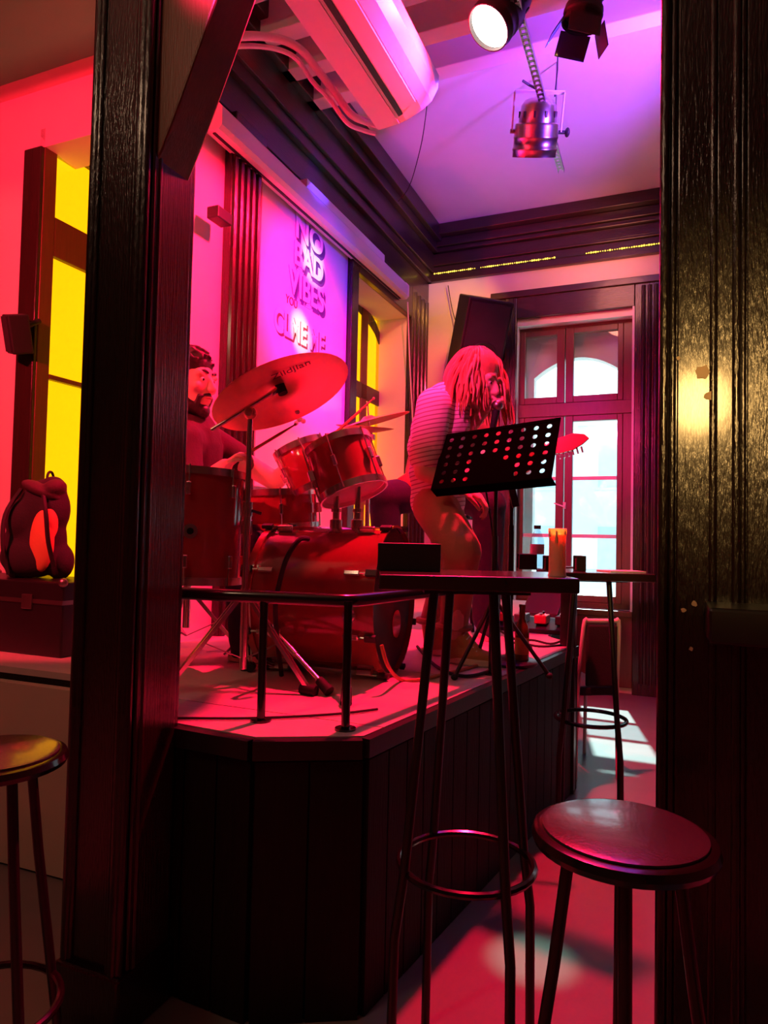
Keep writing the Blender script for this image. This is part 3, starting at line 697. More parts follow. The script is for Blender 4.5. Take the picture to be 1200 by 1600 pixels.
# text plane: glyph x along +y of the room, glyph y up, facing +x
def TM(px, py, off=.014):
    p = onLx(px, py, off); R = Matrix(((0, 0, 1), (1, 0, 0), (0, 1, 0))).to_4x4(); return ROOM @ Matrix.Translation(p) @ R
def row(txt, px, py, size, sx):
    for k, (dx, dz) in enumerate(((.030, -.030), (.015, -.015))):
        text_mesh(txt, size, .001, 'letter_shadow', 'ink_purple', TM(px, py, .0135) @ Matrix.Translation((dx, dz, 0)), po, sx, .008)
    text_mesh(txt, size, .0015, 'lettering', 'ink_lilac', TM(px, py, .0165), po, sx, .006)
row('NO', 484, 370, .215, 1.10); row('BAD', 483, 412, .205, .98); row('VIBES', 480, 456, .225, .86)
text_mesh('YOU', .075, .001, 'small_lettering', 'ink_dark', TM(456, 472, .014), po, .9)
text_mesh('CLME ME', .20, .001, 'letter_shadow', 'ink_dark', TM(470, 521, .0132) @ Matrix.Translation((.014, -.012, 0)), po, .80, .010)
text_mesh('CLME ME', .20, .001, 'brush_lettering', 'ink_cream', TM(470, 521, .014), po, .80, .008)

# ================================================================== drums
def drum(name, top_c, axis, r, L, label, wrap, nlug=8, top='drum_head', bot='drum_head', hoop='chrome', lug=True):
    """top_c centre of the batter head, axis points from bottom to top"""
    x, y, d2 = frame_z(axis); M = Matrix.Translation(top_c) @ Matrix((x, y, d2)).transposed().to_4x4()
    o = thing(name, label, 'drum', M=M)
    MB().lathe([(r*.985, -.01), (r, -.012), (r, -L+.012), (r*.985, -L+.01)], 40).build('shell', wrap, o, smooth=True)
    MB().lathe([(0, 0), (r*.95, 0), (r, -.004), (r, -.012)], 40).build('batter_head', top, o, smooth=True)
    MB().lathe([(0, -L), (r*.95, -L), (r, -L+.004), (r, -L+.012)], 40).build('resonant_head', bot, o, smooth=True)
    for z0 in (0, -L):
        h = [(r+.003, z0+.012), (r+.010, z0+.012), (r+.010, z0-.016), (r+.003, z0-.016), (r+.003, z0+.012)]
        MB().lathe(h, 40).build('hoop', hoop, o, smooth=True)
    if lug:
        for i in range(nlug):
            a = 2*pi*(i+.3)/nlug; ca, sa = cos(a), sin(a)
            for zc in ((-.07, -L+.07) if L > .2 else (-L/2,)):
                q = MB().obox(((r+.012)*ca, (r+.012)*sa, zc), (ca, sa, 0), (-sa, ca, 0), (0, 0, 1), .012, .009, .024); lg = q.build('lug', 'chrome', o, bevel=.004)
            MB().cyl(((r+.014)*ca, (r+.014)*sa, .016), ((r+.014)*ca, (r+.014)*sa, -.09 if L > .2 else -L-.01), .0035, n=6).build('tension_rod', 'chrome', o)
            if L > .2: MB().cyl(((r+.014)*ca, (r+.014)*sa, -L-.016), ((r+.014)*ca, (r+.014)*sa, -L+.09), .0035, n=6).build('tension_rod', 'chrome', o)
    return o, M
# bass drum
bc_f = atY(620, 941, 2.70); bc_f.z = DECK+.293
bax = Vector((.955, -.297, 0)).normalized()
bd, BDM = drum('bass_drum', bc_f-bax*.50, -bax, .28, .48, 'big dark red bass drum lying on its side at the stage front', 'drum_wrap', 8, 'drum_head', 'drum_head_black', 'drum_wrap', lug=False)
bk = bc_f-bax*.50
x, y, d2 = frame_z(bax); upv = Vector((0, 0, 1)); sd_ = bax.cross(upv)
for i in range(8):
    a = 2*pi*(i+.5)/8; rd = upv*cos(a)+sd_*sin(a)
    for t in (.07, .41):
        c = bk+bax*t+rd*.292; q = MB().obox(c, rd, bax, rd.cross(bax), .012, .030, .010); q.build('lug', 'chrome', bd, world=True, bevel=.004)
    for (t0, t1) in ((-.02, .07), (.41, .50)): q = MB().cyl(bk+bax*t0+rd*.299, bk+bax*t1+rd*.299, .004, n=6); q.build('tension_rod', 'chrome', bd, world=True)
    for t in (-.005, .485):
        q = MB().obox(bk+bax*t+rd*.300, rd, bax, rd.cross(bax), .008, .022, .013); q.build('claw_hook', 'black_plastic', bd, world=True, bevel=.003)
# red disc on the front head
pc0 = bk+bax*.482+upv*(-.10)+sd_*(-.06)
q = MB().cyl(pc0, pc0+bax*.003, .055, n=24); q.build('red_disc', 'drum_wrap_red', bd, world=True)
# spurs
for (a, b) in (((546, 962), (541, 1088)), ((428, 985), (507, 1072))):
    p0 = atY(a[0], a[1], 2.45 if a[0] > 500 else 2.52); p1_ = atZ(b[0], b[1], DECK+.03)
    q = MB().cyl(p0, p1_, .0085); q.cyl(p0, p0+(p1_-p0)*.45, .0115); sp_ = q.build('spur', 'chrome', bd, world=True, smooth=True)
    d_ = (p1_-p0).normalized(); q = MB().cyl(p1_-d_*.03, p1_+d_*.028, .016, .019); q.build('rubber_foot', 'rubber', bd, world=True, smooth=True)
    br = MB().ell(p0, (.028, .028, .028)); br.build('spur_bracket', 'chrome', bd, world=True, smooth=True)
# floor tom
ft_c = atY(300, 741, 2.66)
ft, FTM = drum('floor_tom', ft_c, (.02, .02, 1), .203, .40, 'dark floor tom drum on three legs in front of the drummer', 'drum_wrap', 8)
for a in (20, 150, 262):
    c = Vector((ft_c.x+.225*cos(radians(a)), ft_c.y+.225*sin(radians(a)), 0))
    MB().cyl((c.x, c.y, ft_c.z-.10), (c.x, c.y, DECK+.03), .007, n=8).build('leg', 'chrome', ft, world=True, smooth=True)
    MB().cyl((c.x, c.y, DECK+.045), (c.x, c.y, DECK+.001), .014, .018, n=10).build('rubber_foot', 'rubber', ft, world=True, smooth=True)
    MB().obox((c.x-.012*cos(radians(a)), c.y-.012*sin(radians(a)), ft_c.z-.2), (cos(radians(a)), sin(radians(a)), 0), (-sin(radians(a)), cos(radians(a)), 0), (0, 0, 1), .022, .018, .03).build('leg_bracket', 'chrome', ft, world=True, bevel=.004)
dcam = Vector((0-ft_c.x, 0-ft_c.y, 0)).normalized(); bdg = ft_c+dcam*.203+Vector((0, 0, -.22))
MB().cyl(bdg-dcam*.002, bdg+dcam*.006, .026, n=20).build('badge', 'steel', ft, world=True, smooth=True)
MB().cyl(bdg+dcam*.005, bdg+dcam*.008, .012, n=14).build('badge_centre', 'black_gloss', ft, world=True, smooth=True)
# snare
sn_c = atY(432, 769, 3.12)
sn, SNM = drum('snare_drum', sn_c, (-.06, -.05, 1), .178, .15, 'shallow snare drum with bright white head beside the bass drum', 'drum_wrap_red', 8)
for a in (30, 150, 270):
    q = MB(); c = sn_c+Vector((.14*cos(radians(a)), .14*sin(radians(a)), -.16)); f_ = Vector((sn_c.x+.22*cos(radians(a+60)), sn_c.y+.22*sin(radians(a+60)), DECK+.012))
    cc = Vector((sn_c.x, sn_c.y, sn_c.z-.24)); q.tube([c, cc+Vector((0, 0, .02))], .007, 6); q.build('basket_arm', 'chrome', sn, world=True)
    MB().cyl(Vector((sn_c.x, sn_c.y, DECK+.22)), f_, .007, n=8).build('stand_leg', 'chrome', sn, world=True)
MB().cyl((sn_c.x, sn_c.y, sn_c.z-.24), (sn_c.x, sn_c.y, DECK+.12), .011, n=8).build('stand_tube', 'chrome', sn, world=True, smooth=True)
# rack toms on the bass drum
holder = thing('tom_holder', 'chrome double tom holder rising from the bass drum', 'drum hardware', loc=bk+bax*.28+upv*.285)
ta_ax = Vector((-.42, .05, .90)); tb_ax = Vector((-.34, .20, .92))
ta = atY(466, 700, 3.03); tb = atY(528, 698, 2.80)
for tc_, ax_, r_, L_, lab in ((ta, ta_ax, .105, .19, 'small red rack tom drum tilted towards the drummer'), (tb, tb_ax, .132, .20, 'larger red rack tom drum with pale lower head facing the stage front')):
    drum('rack_tom', tc_, ax_, r_, L_, lab, 'drum_wrap_red', 6)
for (u, v, Y) in ((508, 752, 2.78), (551, 735, 2.74)):
    p0 = atY(u, v, Y); p1_ = Vector((bk.x+bax.x*(.24 if u < 520 else .33), bk.y+bax.y*(.24 if u < 520 else .33)-.02, DECK+.57))
    MB().cyl(p1_, (p1_.x+.0, p1_.y, p0.z), .0115, n=12).build('upright', 'chrome', holder, world=True, smooth=True)
    MB().lathe([(0, 0), (.024, 0), (.024, .03), (.014, .035), (.014, .06), (.02, .062), (.02, .075), (0, .075)], 14, Matrix.Translation(p1_)).build('collar', 'chrome', holder, world=True, smooth=True)
    MB().cyl((p1_.x, p1_.y, p0.z), (p1_.x-.03, p1_.y+.06, p0.z+.02), .010).build('tom_arm', 'chrome', holder, world=True)
    MB().ell((p1_.x, p1_.y, p0.z), (.022, .022, .026)).build('clamp', 'black_plastic', holder, world=True, smooth=True)
MB().bar(atY(488, 757, 2.76), atY(562, 748, 2.70), .02, .035).build('cross_plate', 'steel', holder, world=True, bevel=.005)

# cymbals
def cymbal(mb, R, n=48, h=.022, th=.0014):
    pr = [(.006, h+.012), (R*.10, h+.011), (R*.17, h+.001), (R*.20, h-.004), (R*.5, h*.62), (R*.8, h*.26), (R, 0)]
    pr2 = [(r, z-th) for r, z in pr[::-1]]
    return mb.lathe(pr+pr2+[pr[0]], n)
def cym_M(c, n, xdir=(1, 0, 0)):
    n = Vector(n).normalized(); x = Vector(xdir); x = (x-n*x.dot(n)).normalized(); y = n.cross(x); return Matrix.Translation(c) @ Matrix((x, y, n)).transposed().to_4x4()
def tripod(root, base, h, spread, a0, rtube=.009):
    for k in range(3):
        a = radians(a0+120*k); ft_ = Vector((base.x+spread*cos(a), base.y+spread*sin(a), DECK+.018))
        hub = Vector((base.x, base.y, DECK+h)); sd2 = Vector((-sin(a), cos(a), 0))*.012
        l = MB(); l.bar(hub+sd2, ft_+sd2*.4, .006, .014); l.bar(hub-sd2, ft_-sd2*.4, .006, .014)
        m2 = hub*.45+ft_*.55; l.bar(Vector((base.x, base.y, DECK+h*.28)), m2, .012, .004)
        l = l.build('leg', 'chrome', root, world=True)
        q = MB().cyl(ft_-Vector((cos(a), sin(a), 0))*.03, ft_+Vector((cos(a), sin(a), -.1)).normalized()*.03, .017, .019, n=10); q.build('rubber_foot', 'rubber', root, world=True, smooth=True)
CY = 2.52
cc = atY(440, 616, CY); vdir = ray(440, 616).normalized()
img_r = XR; img_u = UR
mdir = (img_u*.927-img_r*.375); mdir = (mdir-vdir*mdir.dot(vdir)).normalized()
cn = mdir*.90+vdir*.43
crash = thing('crash_cymbal', 'huge thin crash cymbal on a boom stand glowing red in front of the poster', 'cymbal', loc=(atY(368, 900, CY).x, CY, DECK))
CM = cym_M(cc, cn)
cymbal(MB(), .262).xf(CM).build('plate', 'brass_cymbal', crash, world=True, smooth=True)
# logo on the underside and small white mark
rgt = (img_r*.927+img_u*.375); rgt = (rgt-cn.normalized()*rgt.dot(cn)).normalized(); nn = -cn.normalized(); upc = nn.cross(rgt)
def on_cym(px, py, off=.006):
    d = ray(px, py); t = ((cc+nn*off)-Vector((0, 0, CH))).dot(nn)/d.dot(nn); return Vector((0, 0, CH))+d*t
LOG = Matrix((rgt, upc, nn)).transposed().to_4x4()
text_mesh('Zildjian', .050, .0005, 'printed_logo', 'ink_cymbal', Matrix.Translation(on_cym(455, 578, -.004)) @ LOG, crash)
q = MB()
for (u, v, r) in ((465, 644, .010), (468, 655, .013), (463, 661, .010), (474, 658, .011)):
    p = on_cym(u, v, .0); q.ell(p, (r, .004, r), nu=8, nv=5)
q.build('blobs', 'paper', crash, world=True, label='small white sticker')
fp = atY(438, 604, CY-.03)
q = MB().cyl(fp-Vector(cn).normalized()*.03, fp+Vector(cn).normalized()*.02, .018); q.build('felt', 'black_fabric', crash, world=True, smooth=True)
cl = atY(391, 646, CY-.06); tail = atY(330, 672, CY-.08)
q = MB().cyl(tail, cl+(fp-cl)*.86, .0075); q.cyl(cl+(fp-cl)*.72, fp, .011); q.build('boom_arm', 'chrome', crash, world=True, smooth=True)
q = MB().ell(cl, (.024, .024, .024)); q.cyl(cl-Vector((0, .03, 0)), cl+Vector((0, .03, 0)), .014); q.build('boom_clamp', 'brass_cymbal', crash, world=True, smooth=True)
bs = Vector((cl.x, cl.y, DECK))
q = MB().cyl((bs.x, bs.y, DECK+.06), (bs.x, bs.y, DECK+.62), .0135, n=12); q.cyl((bs.x, bs.y, DECK+.6), cl, .010, n=12); q.cyl((bs.x, bs.y, DECK+.60), (bs.x, bs.y, DECK+.65), .018, n=12); q.build('upright', 'chrome', crash, world=True, smooth=True)
q = MB().tube([(bs.x+.015, bs.y, DECK+.62), (bs.x+.05, bs.y, DECK+.61)], .006, 6); q.build('wing_nut', 'black_plastic', crash, world=True)
tripod(crash, bs, .34, .27, 215)
# hi-hat
hc = atY(577, 661, 3.2); hh = thing('hi_hat', 'pair of hi-hat cymbals on a stand before the yellow window', 'cymbal', loc=(hc.x, hc.y, DECK))
hn = (Vector((0, 0, 1))+XR*(-.30)+Vector((0, -.10, 0)))
cymbal(MB(), .195).xf(cym_M(hc, hn)).build('top_cymbal', 'brass_cymbal', hh, world=True, smooth=True)
hn2 = Vector((-.05, .12, -1)); cymbal(MB(), .135, h=.03).xf(cym_M(hc+Vector((-.02, 0, -.02)), hn2)).build('bottom_cymbal', 'brass_cymbal', hh, world=True, smooth=True)
rt_ = atY(574, 628, 3.2)
MB().cyl((hc.x, hc.y, hc.z-.02), (rt_.x, rt_.y, rt_.z), .004, n=8).build('pull_rod', 'chrome', hh, world=True)
MB().cyl((hc.x, hc.y, DECK+.05), (hc.x, hc.y, hc.z-.05), .0115, n=10).build('upright', 'chrome', hh, world=True, smooth=True)
MB().lathe([(0, 0), (.03, 0), (.03, .025), (.016, .03), (.016, .05), (0, .05)], 12, Matrix.Translation((hc.x, hc.y, hc.z-.08))).build('seat_cup', 'chrome', hh, world=True, smooth=True)
tripod(hh, Vector((hc.x, hc.y, 0)), .3, .22, 40)
# drum throne
th_c = atZ(297, 850, DECK); th_p = Vector((-.86, 3.06, DECK))
th = thing('drum_throne', 'round black drum throne under the drummer', 'stool', loc=th_p)
MB().lathe([(0, .43), (.15, .43), (.165, .44), (.17, .48), (.155, .505), (0, .51)], 24).build('seat', 'black_fabric', th, smooth=True)
MB().cyl((0, 0, .12), (0, 0, .43), .016).build('post', 'chrome', th, smooth=True)
tripod(th, th_p, .3, .24, 10)
# bass drum pedal + microphone cable over the hoop
q = MB().tube([atY(482, 842, 2.45), atY(468, 843, 2.42), atY(450, 868, 2.40), atY(438, 905, 2.40), atY(430, 960, 2.42), atZ(440, 1055, DECK+.02)], .009, 8, spl=6)
tag(q.build('microphone_cable', 'rubber', smooth=True), 'grey cable hanging in an arc over the bass drum hoop', 'cable')
q = MB().tube([atY(596, 1008, 2.38), atY(606, 1040, 2.40), atZ(626, 1062, DECK+.008), atZ(655, 1062, DECK+.008), atZ(700, 1052, DECK+.008), atZ(745, 1040, DECK+.008)], .007, 8, spl=6)
tag(q.build('instrument_cable', 'amber_cable', smooth=True), 'reddish cable curling from the bass drum onto the deck', 'cable')
q = MB().tube([atZ(652, 1010, DECK+.009), atZ(680, 1040, DECK+.009), atZ(720, 1056, DECK+.009), atZ(760, 1050, DECK+.009), atZ(790, 1030, DECK+.009), atZ(830, 1012, DECK+.009)], .007, 8, spl=6)
tag(q.build('instrument_cable', 'rubber', smooth=True), 'black cable looping past the tan shoe to the pedals', 'cable')
q = MB().tube([atZ(210+60, 1122, DECK+.006), atZ(400, 1122, DECK+.006), atZ(520, 1116, DECK+.006), atZ(590, 1108, DECK+.006)], .004, 6, spl=6)
tag(q.build('thin_cable', 'rubber', smooth=True), 'thin black cable lying straight along the front of the deck', 'cable')

# ================================================================== music stand, microphone
MSY = 2.72
ms_base = Vector((atY(778, 800, MSY).x+.0, MSY+.06, DECK))
ms = thing('music_stand', 'black perforated orchestra music stand in front of the singer', 'music stand', loc=ms_base)
cen = atY(772, 710, 2.68); ux = Vector((.82, -.55, .065)).normalized(); vy = Vector((.26, .5, 1)); vy = (vy-ux*vy.dot(ux)).normalized(); wd = .50; ht = .275; nz_ = ux.cross(vy)
def dk(u, v, w=0): return cen+ux*u+vy*v+nz_*w
q = MB(); NC, NR = 9, 6; mg = .014
cw, chh = (wd-2*mg)/NC, (ht-2*mg)/NR
for i in range(NC):
    for j in range(NR):
        u0 = -wd/2+mg+i*cw; v0 = -ht/2+mg+j*chh; hole = not (3 <= i <= 5 and j < 3 and not (i == 5 and j == 2))
        cx_, cy_ = u0+cw/2, v0+chh/2
        if hole:
            rr = .0105; sq = []; oc = []
            for k in range(12):
                a = 2*pi*k/12+pi/12; t = min(cw/2/max(abs(cos(a)), 1e-6), chh/2/max(abs(sin(a)), 1e-6)); sq.append((cx_+t*cos(a), cy_+t*sin(a))); oc.append((cx_+rr*cos(a), cy_+rr*sin(a)))
            # square corners snapped
            for wz in (0, -.002):
                n0 = [dk(a, b, wz) for a, b in sq]+[dk(a, b, wz) for a, b in oc]; q.add(n0, [(k, (k+1) % 12, 12+(k+1) % 12, 12+k) for k in range(12)])
            for sx_s in (-1, 1):
                for sy_s in (-1, 1):
                    co = (cx_+sx_s*cw/2, cy_+sy_s*chh/2); best = sorted(range(12), key=lambda k: (sq[k][0]-co[0])**2+(sq[k][1]-co[1])**2)[:2]
                    q.add([dk(*co), dk(*sq[best[0]]), dk(*sq[best[1]])], [(0, 1, 2)])
        else:
            q.obox(dk(cx_, cy_, -.001), ux, vy, nz_, cw/2, chh/2, .001)
for (a0_, a1_, b0_, b1_) in ((-wd/2, wd/2, -ht/2, -ht/2+mg), (-wd/2, wd/2, ht/2-mg, ht/2), (-wd/2, -wd/2+mg, -ht/2, ht/2), (wd/2-mg, wd/2, -ht/2, ht/2)):
    q.obox(dk((a0_+a1_)/2, (b0_+b1_)/2, -.001), ux, vy, nz_, (a1_-a0_)/2, (b1_-b0_)/2, .002)
q.build('desk', 'black_matte', ms, world=True)
q = MB().obox(dk(0, -ht/2, -.025), ux, vy, nz_, wd/2, .002, .026); q.build('lip', 'black_matte', ms, world=True)
ktop = dk(0.0, -.05, .03) if nz_.y > 0 else dk(0, -.05, -.03)
q = MB().cyl(ktop, (ms_base.x, ms_base.y, ktop.z-.06), .012); q.cyl((ms_base.x, ms_base.y, ktop.z-.05), (ms_base.x, ms_base.y, DECK+.3), .0085); q.cyl((ms_base.x, ms_base.y, DECK+.55), (ms_base.x, ms_base.y, DECK+.12), .0125); q.build('shaft', 'black_paint', ms, world=True, smooth=True)
q = MB().ell(ktop, (.03, .02, .03)); q.build('tilt_joint', 'black_plastic', ms, world=True, smooth=True)
for a in (100, 220, 340):
    f_ = ms_base+Vector((.22*cos(radians(a)), .22*sin(radians(a)), .012)); q = MB().cyl(ms_base+Vector((0, 0, .30)), f_, .008); q.build('leg', 'black_paint', ms, world=True, smooth=True)
    MB().ell(f_, (.014, .014, .012)).build('rubber_foot', 'rubber', ms, world=True, smooth=True)
# straight microphone stand
mx_ = atY(799, 800, 3.02); mxb = Vector((mx_.x, mx_.y, DECK))
mst = thing('microphone_stand', 'slim black microphone stand behind the music stand', 'microphone stand', loc=mxb)
ttop = atY(797, 690, 3.02)
q = MB().cyl(mxb+Vector((0, 0, .05)), (mxb.x, mxb.y, ttop.z), .009); q.cyl(mxb+Vector((0, 0, .05)), mxb+Vector((0, 0, .6)), .012); q.build('pole', 'black_gloss', mst, world=True, smooth=True)
q = MB().lathe([(0, 0), (.12, 0), (.125, .012), (.11, .022), (.02, .03), (.015, .06), (0, .06)], 24, Matrix.Translation(mxb)); q.build('base', 'black_paint', mst, world=True, smooth=True)
q = MB().bar(atY(797, 752, 3.0), atY(806, 792, 3.0), .012, .03); q.build('clip', 'black_plastic', mst, world=True)

# ================================================================== people
def remesh(prims, voxel, smooth_it=6, name='body'):
    mb = MB()
    for p in prims:
        if p[0] == 'c':
            _, a, b, ra, rb = p; a = Vector(a); b = Vector(b); mb.cyl(a, b, ra, rb, n=14); mb.ell(a, (ra,)*3, nu=12, nv=8); mb.ell(b, (rb,)*3, nu=12, nv=8)
        else: mb.ell(p[1], p[2], p[3] if len(p) > 3 else None, nu=18, nv=12)
    me = bpy.data.meshes.new(name); me.from_pydata([tuple(v) for v in mb.v], [], mb.f)
    o = bpy.data.objects.new(name, me); COL.objects.link(o)
    r = o.modifiers.new('r', 'REMESH'); r.mode = 'VOXEL'; r.voxel_size = voxel
    if smooth_it: s = o.modifiers.new('s', 'SMOOTH'); s.factor = .5; s.iterations = smooth_it
    dg = bpy.context.evaluated_depsgraph_get(); m2 = bpy.data.meshes.new_from_object(o.evaluated_get(dg)); bpy.data.objects.remove(o)
    for p in m2.polygons: p.use_smooth = True
    return m2
def mobj(name, me, mt, parent=None, label=None):
    me.name = name
    o = bpy.data.objects.new(name, me); COL.objects.link(o); me.materials.clear(); me.materials.append(MATS[mt])
    if parent is not None: o.parent = parent
    if label: o['label'] = label
    ROOTM[o.name] = Matrix.Identity(4)
    return o
def head_prims(M, s=1.0):
    R = M.to_3x3()
    P = lambda x, y, z: M @ Vector((x*s, y*s, z*s))
    e = lambda c, r: ('e', P(*c), tuple(k*s for k in r), R)
    c = lambda a, b, r0, r1: ('c', P(*a), P(*b), r0*s, r1*s)
    return [e((0, -.012, .035), (.076, .095, .088)), e((0, .03, .0), (.064, .066, .09)), e((0, .035, -.065), (.052, .055, .055)), e((0, .072, -.100), (.024, .020, .018)),
            c((-.05, 0, -.075), (0, .065, -.098), .022, .022), c((.05, 0, -.075), (0, .065, -.098), .022, .022),
            c((0, .088, .022), (0, .112, -.022), .009, .014), e((0, .106, -.028), (.017, .012, .010)),
            c((-.045, .078, .030), (.045, .078, .030), .013, .013), e((-.040, .070, -.018), (.024, .018, .020)), e((.040, .070, -.018), (.024, .018, .020)),
            c((-.018, .088, -.052), (.018, .088, -.052), .009, .009), c((-.016, .085, -.066), (.016, .085, -.066), .010, .010),
            e((-.078, -.012, -.005), (.010, .020, .032)), e((.078, -.012, -.005), (.010, .020, .032))]
def face_parts(body, M, s=1.0, brow='hair_dark'):
    R = M.to_3x3(); P = lambda x, y, z: M @ Vector((x*s, y*s, z*s))
    for k in (-1, 1):
        MB().ell(P(.030*k, .0775, .010), (.0115*s,)*3, nu=12, nv=8).build('eye', 'eye_white', body, smooth=True)
        MB().ell(P(.030*k, .0865, .009), (.0055*s, .0045*s, .0055*s), R, nu=10, nv=6).build('pupil', 'eye_dark', body, smooth=True)
        MB().tube([P(.012*k, .092, .036), P(.030*k, .089, .042), P(.046*k, .078, .036)], [.004*s, .006*s, .003*s], 6, spl=3).build('eyebrow', brow, body, smooth=True)
    q = MB().tube([P(-.024, .088, -.058), P(-.008, .100, -.055), P(.008, .100, -.055), P(.024, .088, -.058)], [.003*s, .006*s, .003*s], 6, spl=3); q.build('lips', 'lips', body, smooth=True)
def head_matrix(c, fwd, up=(0, 0, 1)):
    f = Vector(fwd).normalized(); r = f.cross(Vector(up)).normalized(); u = r.cross(f); return Matrix.Translation(c) @ Matrix((r, f, u)).transposed().to_4x4()
def hand_prims(wrist, d, back, side, curl=(.5, .7, .6), s=1.0, thumb=.6):
    """d palm direction, back = normal of the back of the hand, side=+1 thumb on +(d x back)"""
    d = Vector(d).normalized(); b = Vector(back); b = (b-d*b.dot(d)).normalized(); t = d.cross(b)*side; w = Vector(wrist); out = []
    k = []
    for i, off in enumerate((.030, .010, -.010, -.029)):
        kn = w+d*(.088-.006*abs(i-1.2))*s+t*off*s; k.append(kn); out.append(('c', w+t*off*.6*s+d*.012*s, kn, .0135*s, .0105*s))
    for i, kn in enumerate(k):
        L = (.040, .045, .041, .033)[i]*s; p = kn; a = 0
        for j in range(3):
            a += curl[j]*1.15; dd = d*cos(a)-b*sin(a); q = p+dd*L*(1, .68, .52)[j]; out.append(('c', p, q, (.0095-.0008*j)*s, (.0088-.0008*j)*s)); p = q
    base = w+d*.022*s+t*.026*s; d1 = (d*.6+t*.75-b*.25*thumb).normalized(); p1 = base+d1*.042*s; d2_ = (d*.85+t*.15-b*.5*thumb).normalized(); p2 = p1+d2_*.033*s; p3 = p2+(d2_-b*.3-t*.2).normalized()*.026*s
    out += [('c', base, p1, .0145*s, .0115*s), ('c', p1, p2, .0108*s, .0095*s), ('c', p2, p3, .0095*s, .0080*s)]
    return out
def infl(prims, d):
    return [(p[0], p[1], p[2], p[3]+d, p[4]+d) if p[0] == 'c' else ('e', p[1], tuple(r+d for r in p[2]))+tuple(p[3:]) for p in prims]
def shoe(base, d, name, parent, up=.14, mt='shoe_tan', lace=True):
    """high-top canvas shoe: base heel point on the floor, d toe direction"""
    d = Vector((d[0], d[1], 0)).normalized(); s = Vector((-d.y, d.x, 0)); b = Vector(base)
    P = lambda u, v, z: b+d*u+s*v+Vector((0, 0, z))
    pr = [('c', P(.03, 0, .05), P(.02, 0, up), .040, .044), ('c', P(.03, 0, .045), P(.13, 0, .045), .040, .036), ('c', P(.13, 0, .040), P(.215, 0, .034), .037, .028), ('c', P(.05, 0, up-.02), P(.14, 0, .055), .036, .030), ('c', P(.02, 0, .04), P(.20, .006, .034), .034, .030)]
    me = remesh(pr, .006, 5, name); me.transform(ROOTM[parent.name].inverted()); o = mobj(name, me, mt, parent)
    sole = [(.262*u-.02+.0, 0) for u in (0,)]; out = []
    for k in range(20):
        a = 2*pi*k/20; u = .11+.136*cos(a); v = (.040+.006*cos(a))*sin(a); out.append((u, v))
    q = MB().prism(out, lambda a, b2, t: P(a, b2, t), .002, .030); q.build('sole', 'rubber_cream', parent, world=True, bevel=.006)
    if lace:
        for k in range(6):
            t = k/5; c = P(.075+.075*t, 0, up-.005-(up-.072)*t); q = MB().tube([c-s*.026+Vector((0, 0, -.006)), c+Vector((0, 0, .008))+d*.006, c+s*.026+Vector((0, 0, -.006))], .0035, 6, spl=3); q.build('lace', 'lace', parent, world=True, smooth=True)
    return o
Y0_ = 3.05
# ---------------- singer
hM = head_matrix(atY(744, 596, 3.03), (.80, -.52, -.34))
neck0 = atY(704, 622, 3.06)
pel = atY(684, 782, 3.05); sp1 = atY(680, 725, 3.06); sp2 = atY(684, 672, 3.06); sp3 = atY(698, 634, 3.06)
shN, shF = atY(678, 634, 2.92), atY(706, 640, 3.20)
elN, elF = atY(662, 736, 2.86), atY(714, 694, 3.12)
wrN, wrF = atY(722, 764, 2.84), atY(752, 646, 3.02)
hipN, hipF = atY(680, 792, 2.97), atY(690, 786, 3.13)
knN, knF = atY(722, 862, 2.74), atY(708, 872, 3.08)
anN = atZ(708, 1035, DECK); anN.z = DECK+.11; anF = atZ(676, 1022, DECK); anF.z = DECK+.11
torso = [('e', pel, (.11, .15, .10)), ('c', pel, sp1, .105, .100), ('c', sp1, sp2, .100, .110), ('c', sp2, sp3, .110, .095), ('c', shN, shF, .062, .062), ('c', sp2, shN, .10, .06), ('c', sp2, shF, .10, .06), ('c', atY(676, 700, 3.0), atY(700, 660, 3.04), .10, .09), ('c', atY(678, 740, 3.03), atY(692, 690, 3.03), .10, .09)]
arms = [('c', shN, elN, .056, .043), ('c', elN, wrN, .042, .029), ('c', shF, elF, .052, .041), ('c', elF, wrF, .040, .028)]
legs = [('c', hipN, knN, .088, .062), ('c', knN, anN, .060, .040), ('c', hipF, knF, .088, .062), ('c', knF, anF, .060, .040)]
neck = [('c', sp3, hM @ Vector((0, -.03, -.06)), .066, .055)]
hF_d = (hM @ Vector((0, .11, -.07))-wrF).normalized()
hands = hand_prims(wrN, (wrN-elN), (0, -.3, 1), 1, (.5, .6, .5)) + hand_prims(wrF, Vector((.55, -.15, .75)), (-.55, -.55, .35), -1, (.75, .95, .7))
me = remesh(torso+arms+legs+neck+hands+head_prims(hM, 1.0), .0062, 4, 'person')
sg = mobj('person', me, 'skin'); tag(sg, 'hunched singer with long reddish hair, striped shirt and brown trousers holding a microphone', 'person')
face_parts(sg, hM, 1.0, 'hair_red')
shirt = infl([p for p in torso if True], .014)+[('c', shN, shN+(elN-shN)*.78, .078, .074), ('c', shF, shF+(elF-shF)*.78, .072, .068)]
me = remesh(shirt, .008, 6); mobj('striped_shirt', me, 'shirt_striped', sg)
tr = [('e', pel, (.122, .16, .11)), ('c', pel+Vector((0, 0, .05)), pel, .112, .115), ('c', hipN, knN, .100, .080), ('c', knN, anN+Vector((0, 0, .05)), .076, .062), ('c', hipF, knF, .098, .078), ('c', knF, anF+Vector((0, 0, .05)), .075, .060)]
me = remesh(tr, .008, 5); mobj('trousers', me, 'trousers_brown', sg)
for an in (anN, anF):
    q = MB().torus(an+Vector((0, 0, .045)), .068, .016); q.build('trouser_cuff', 'trousers_brown', sg, smooth=True)
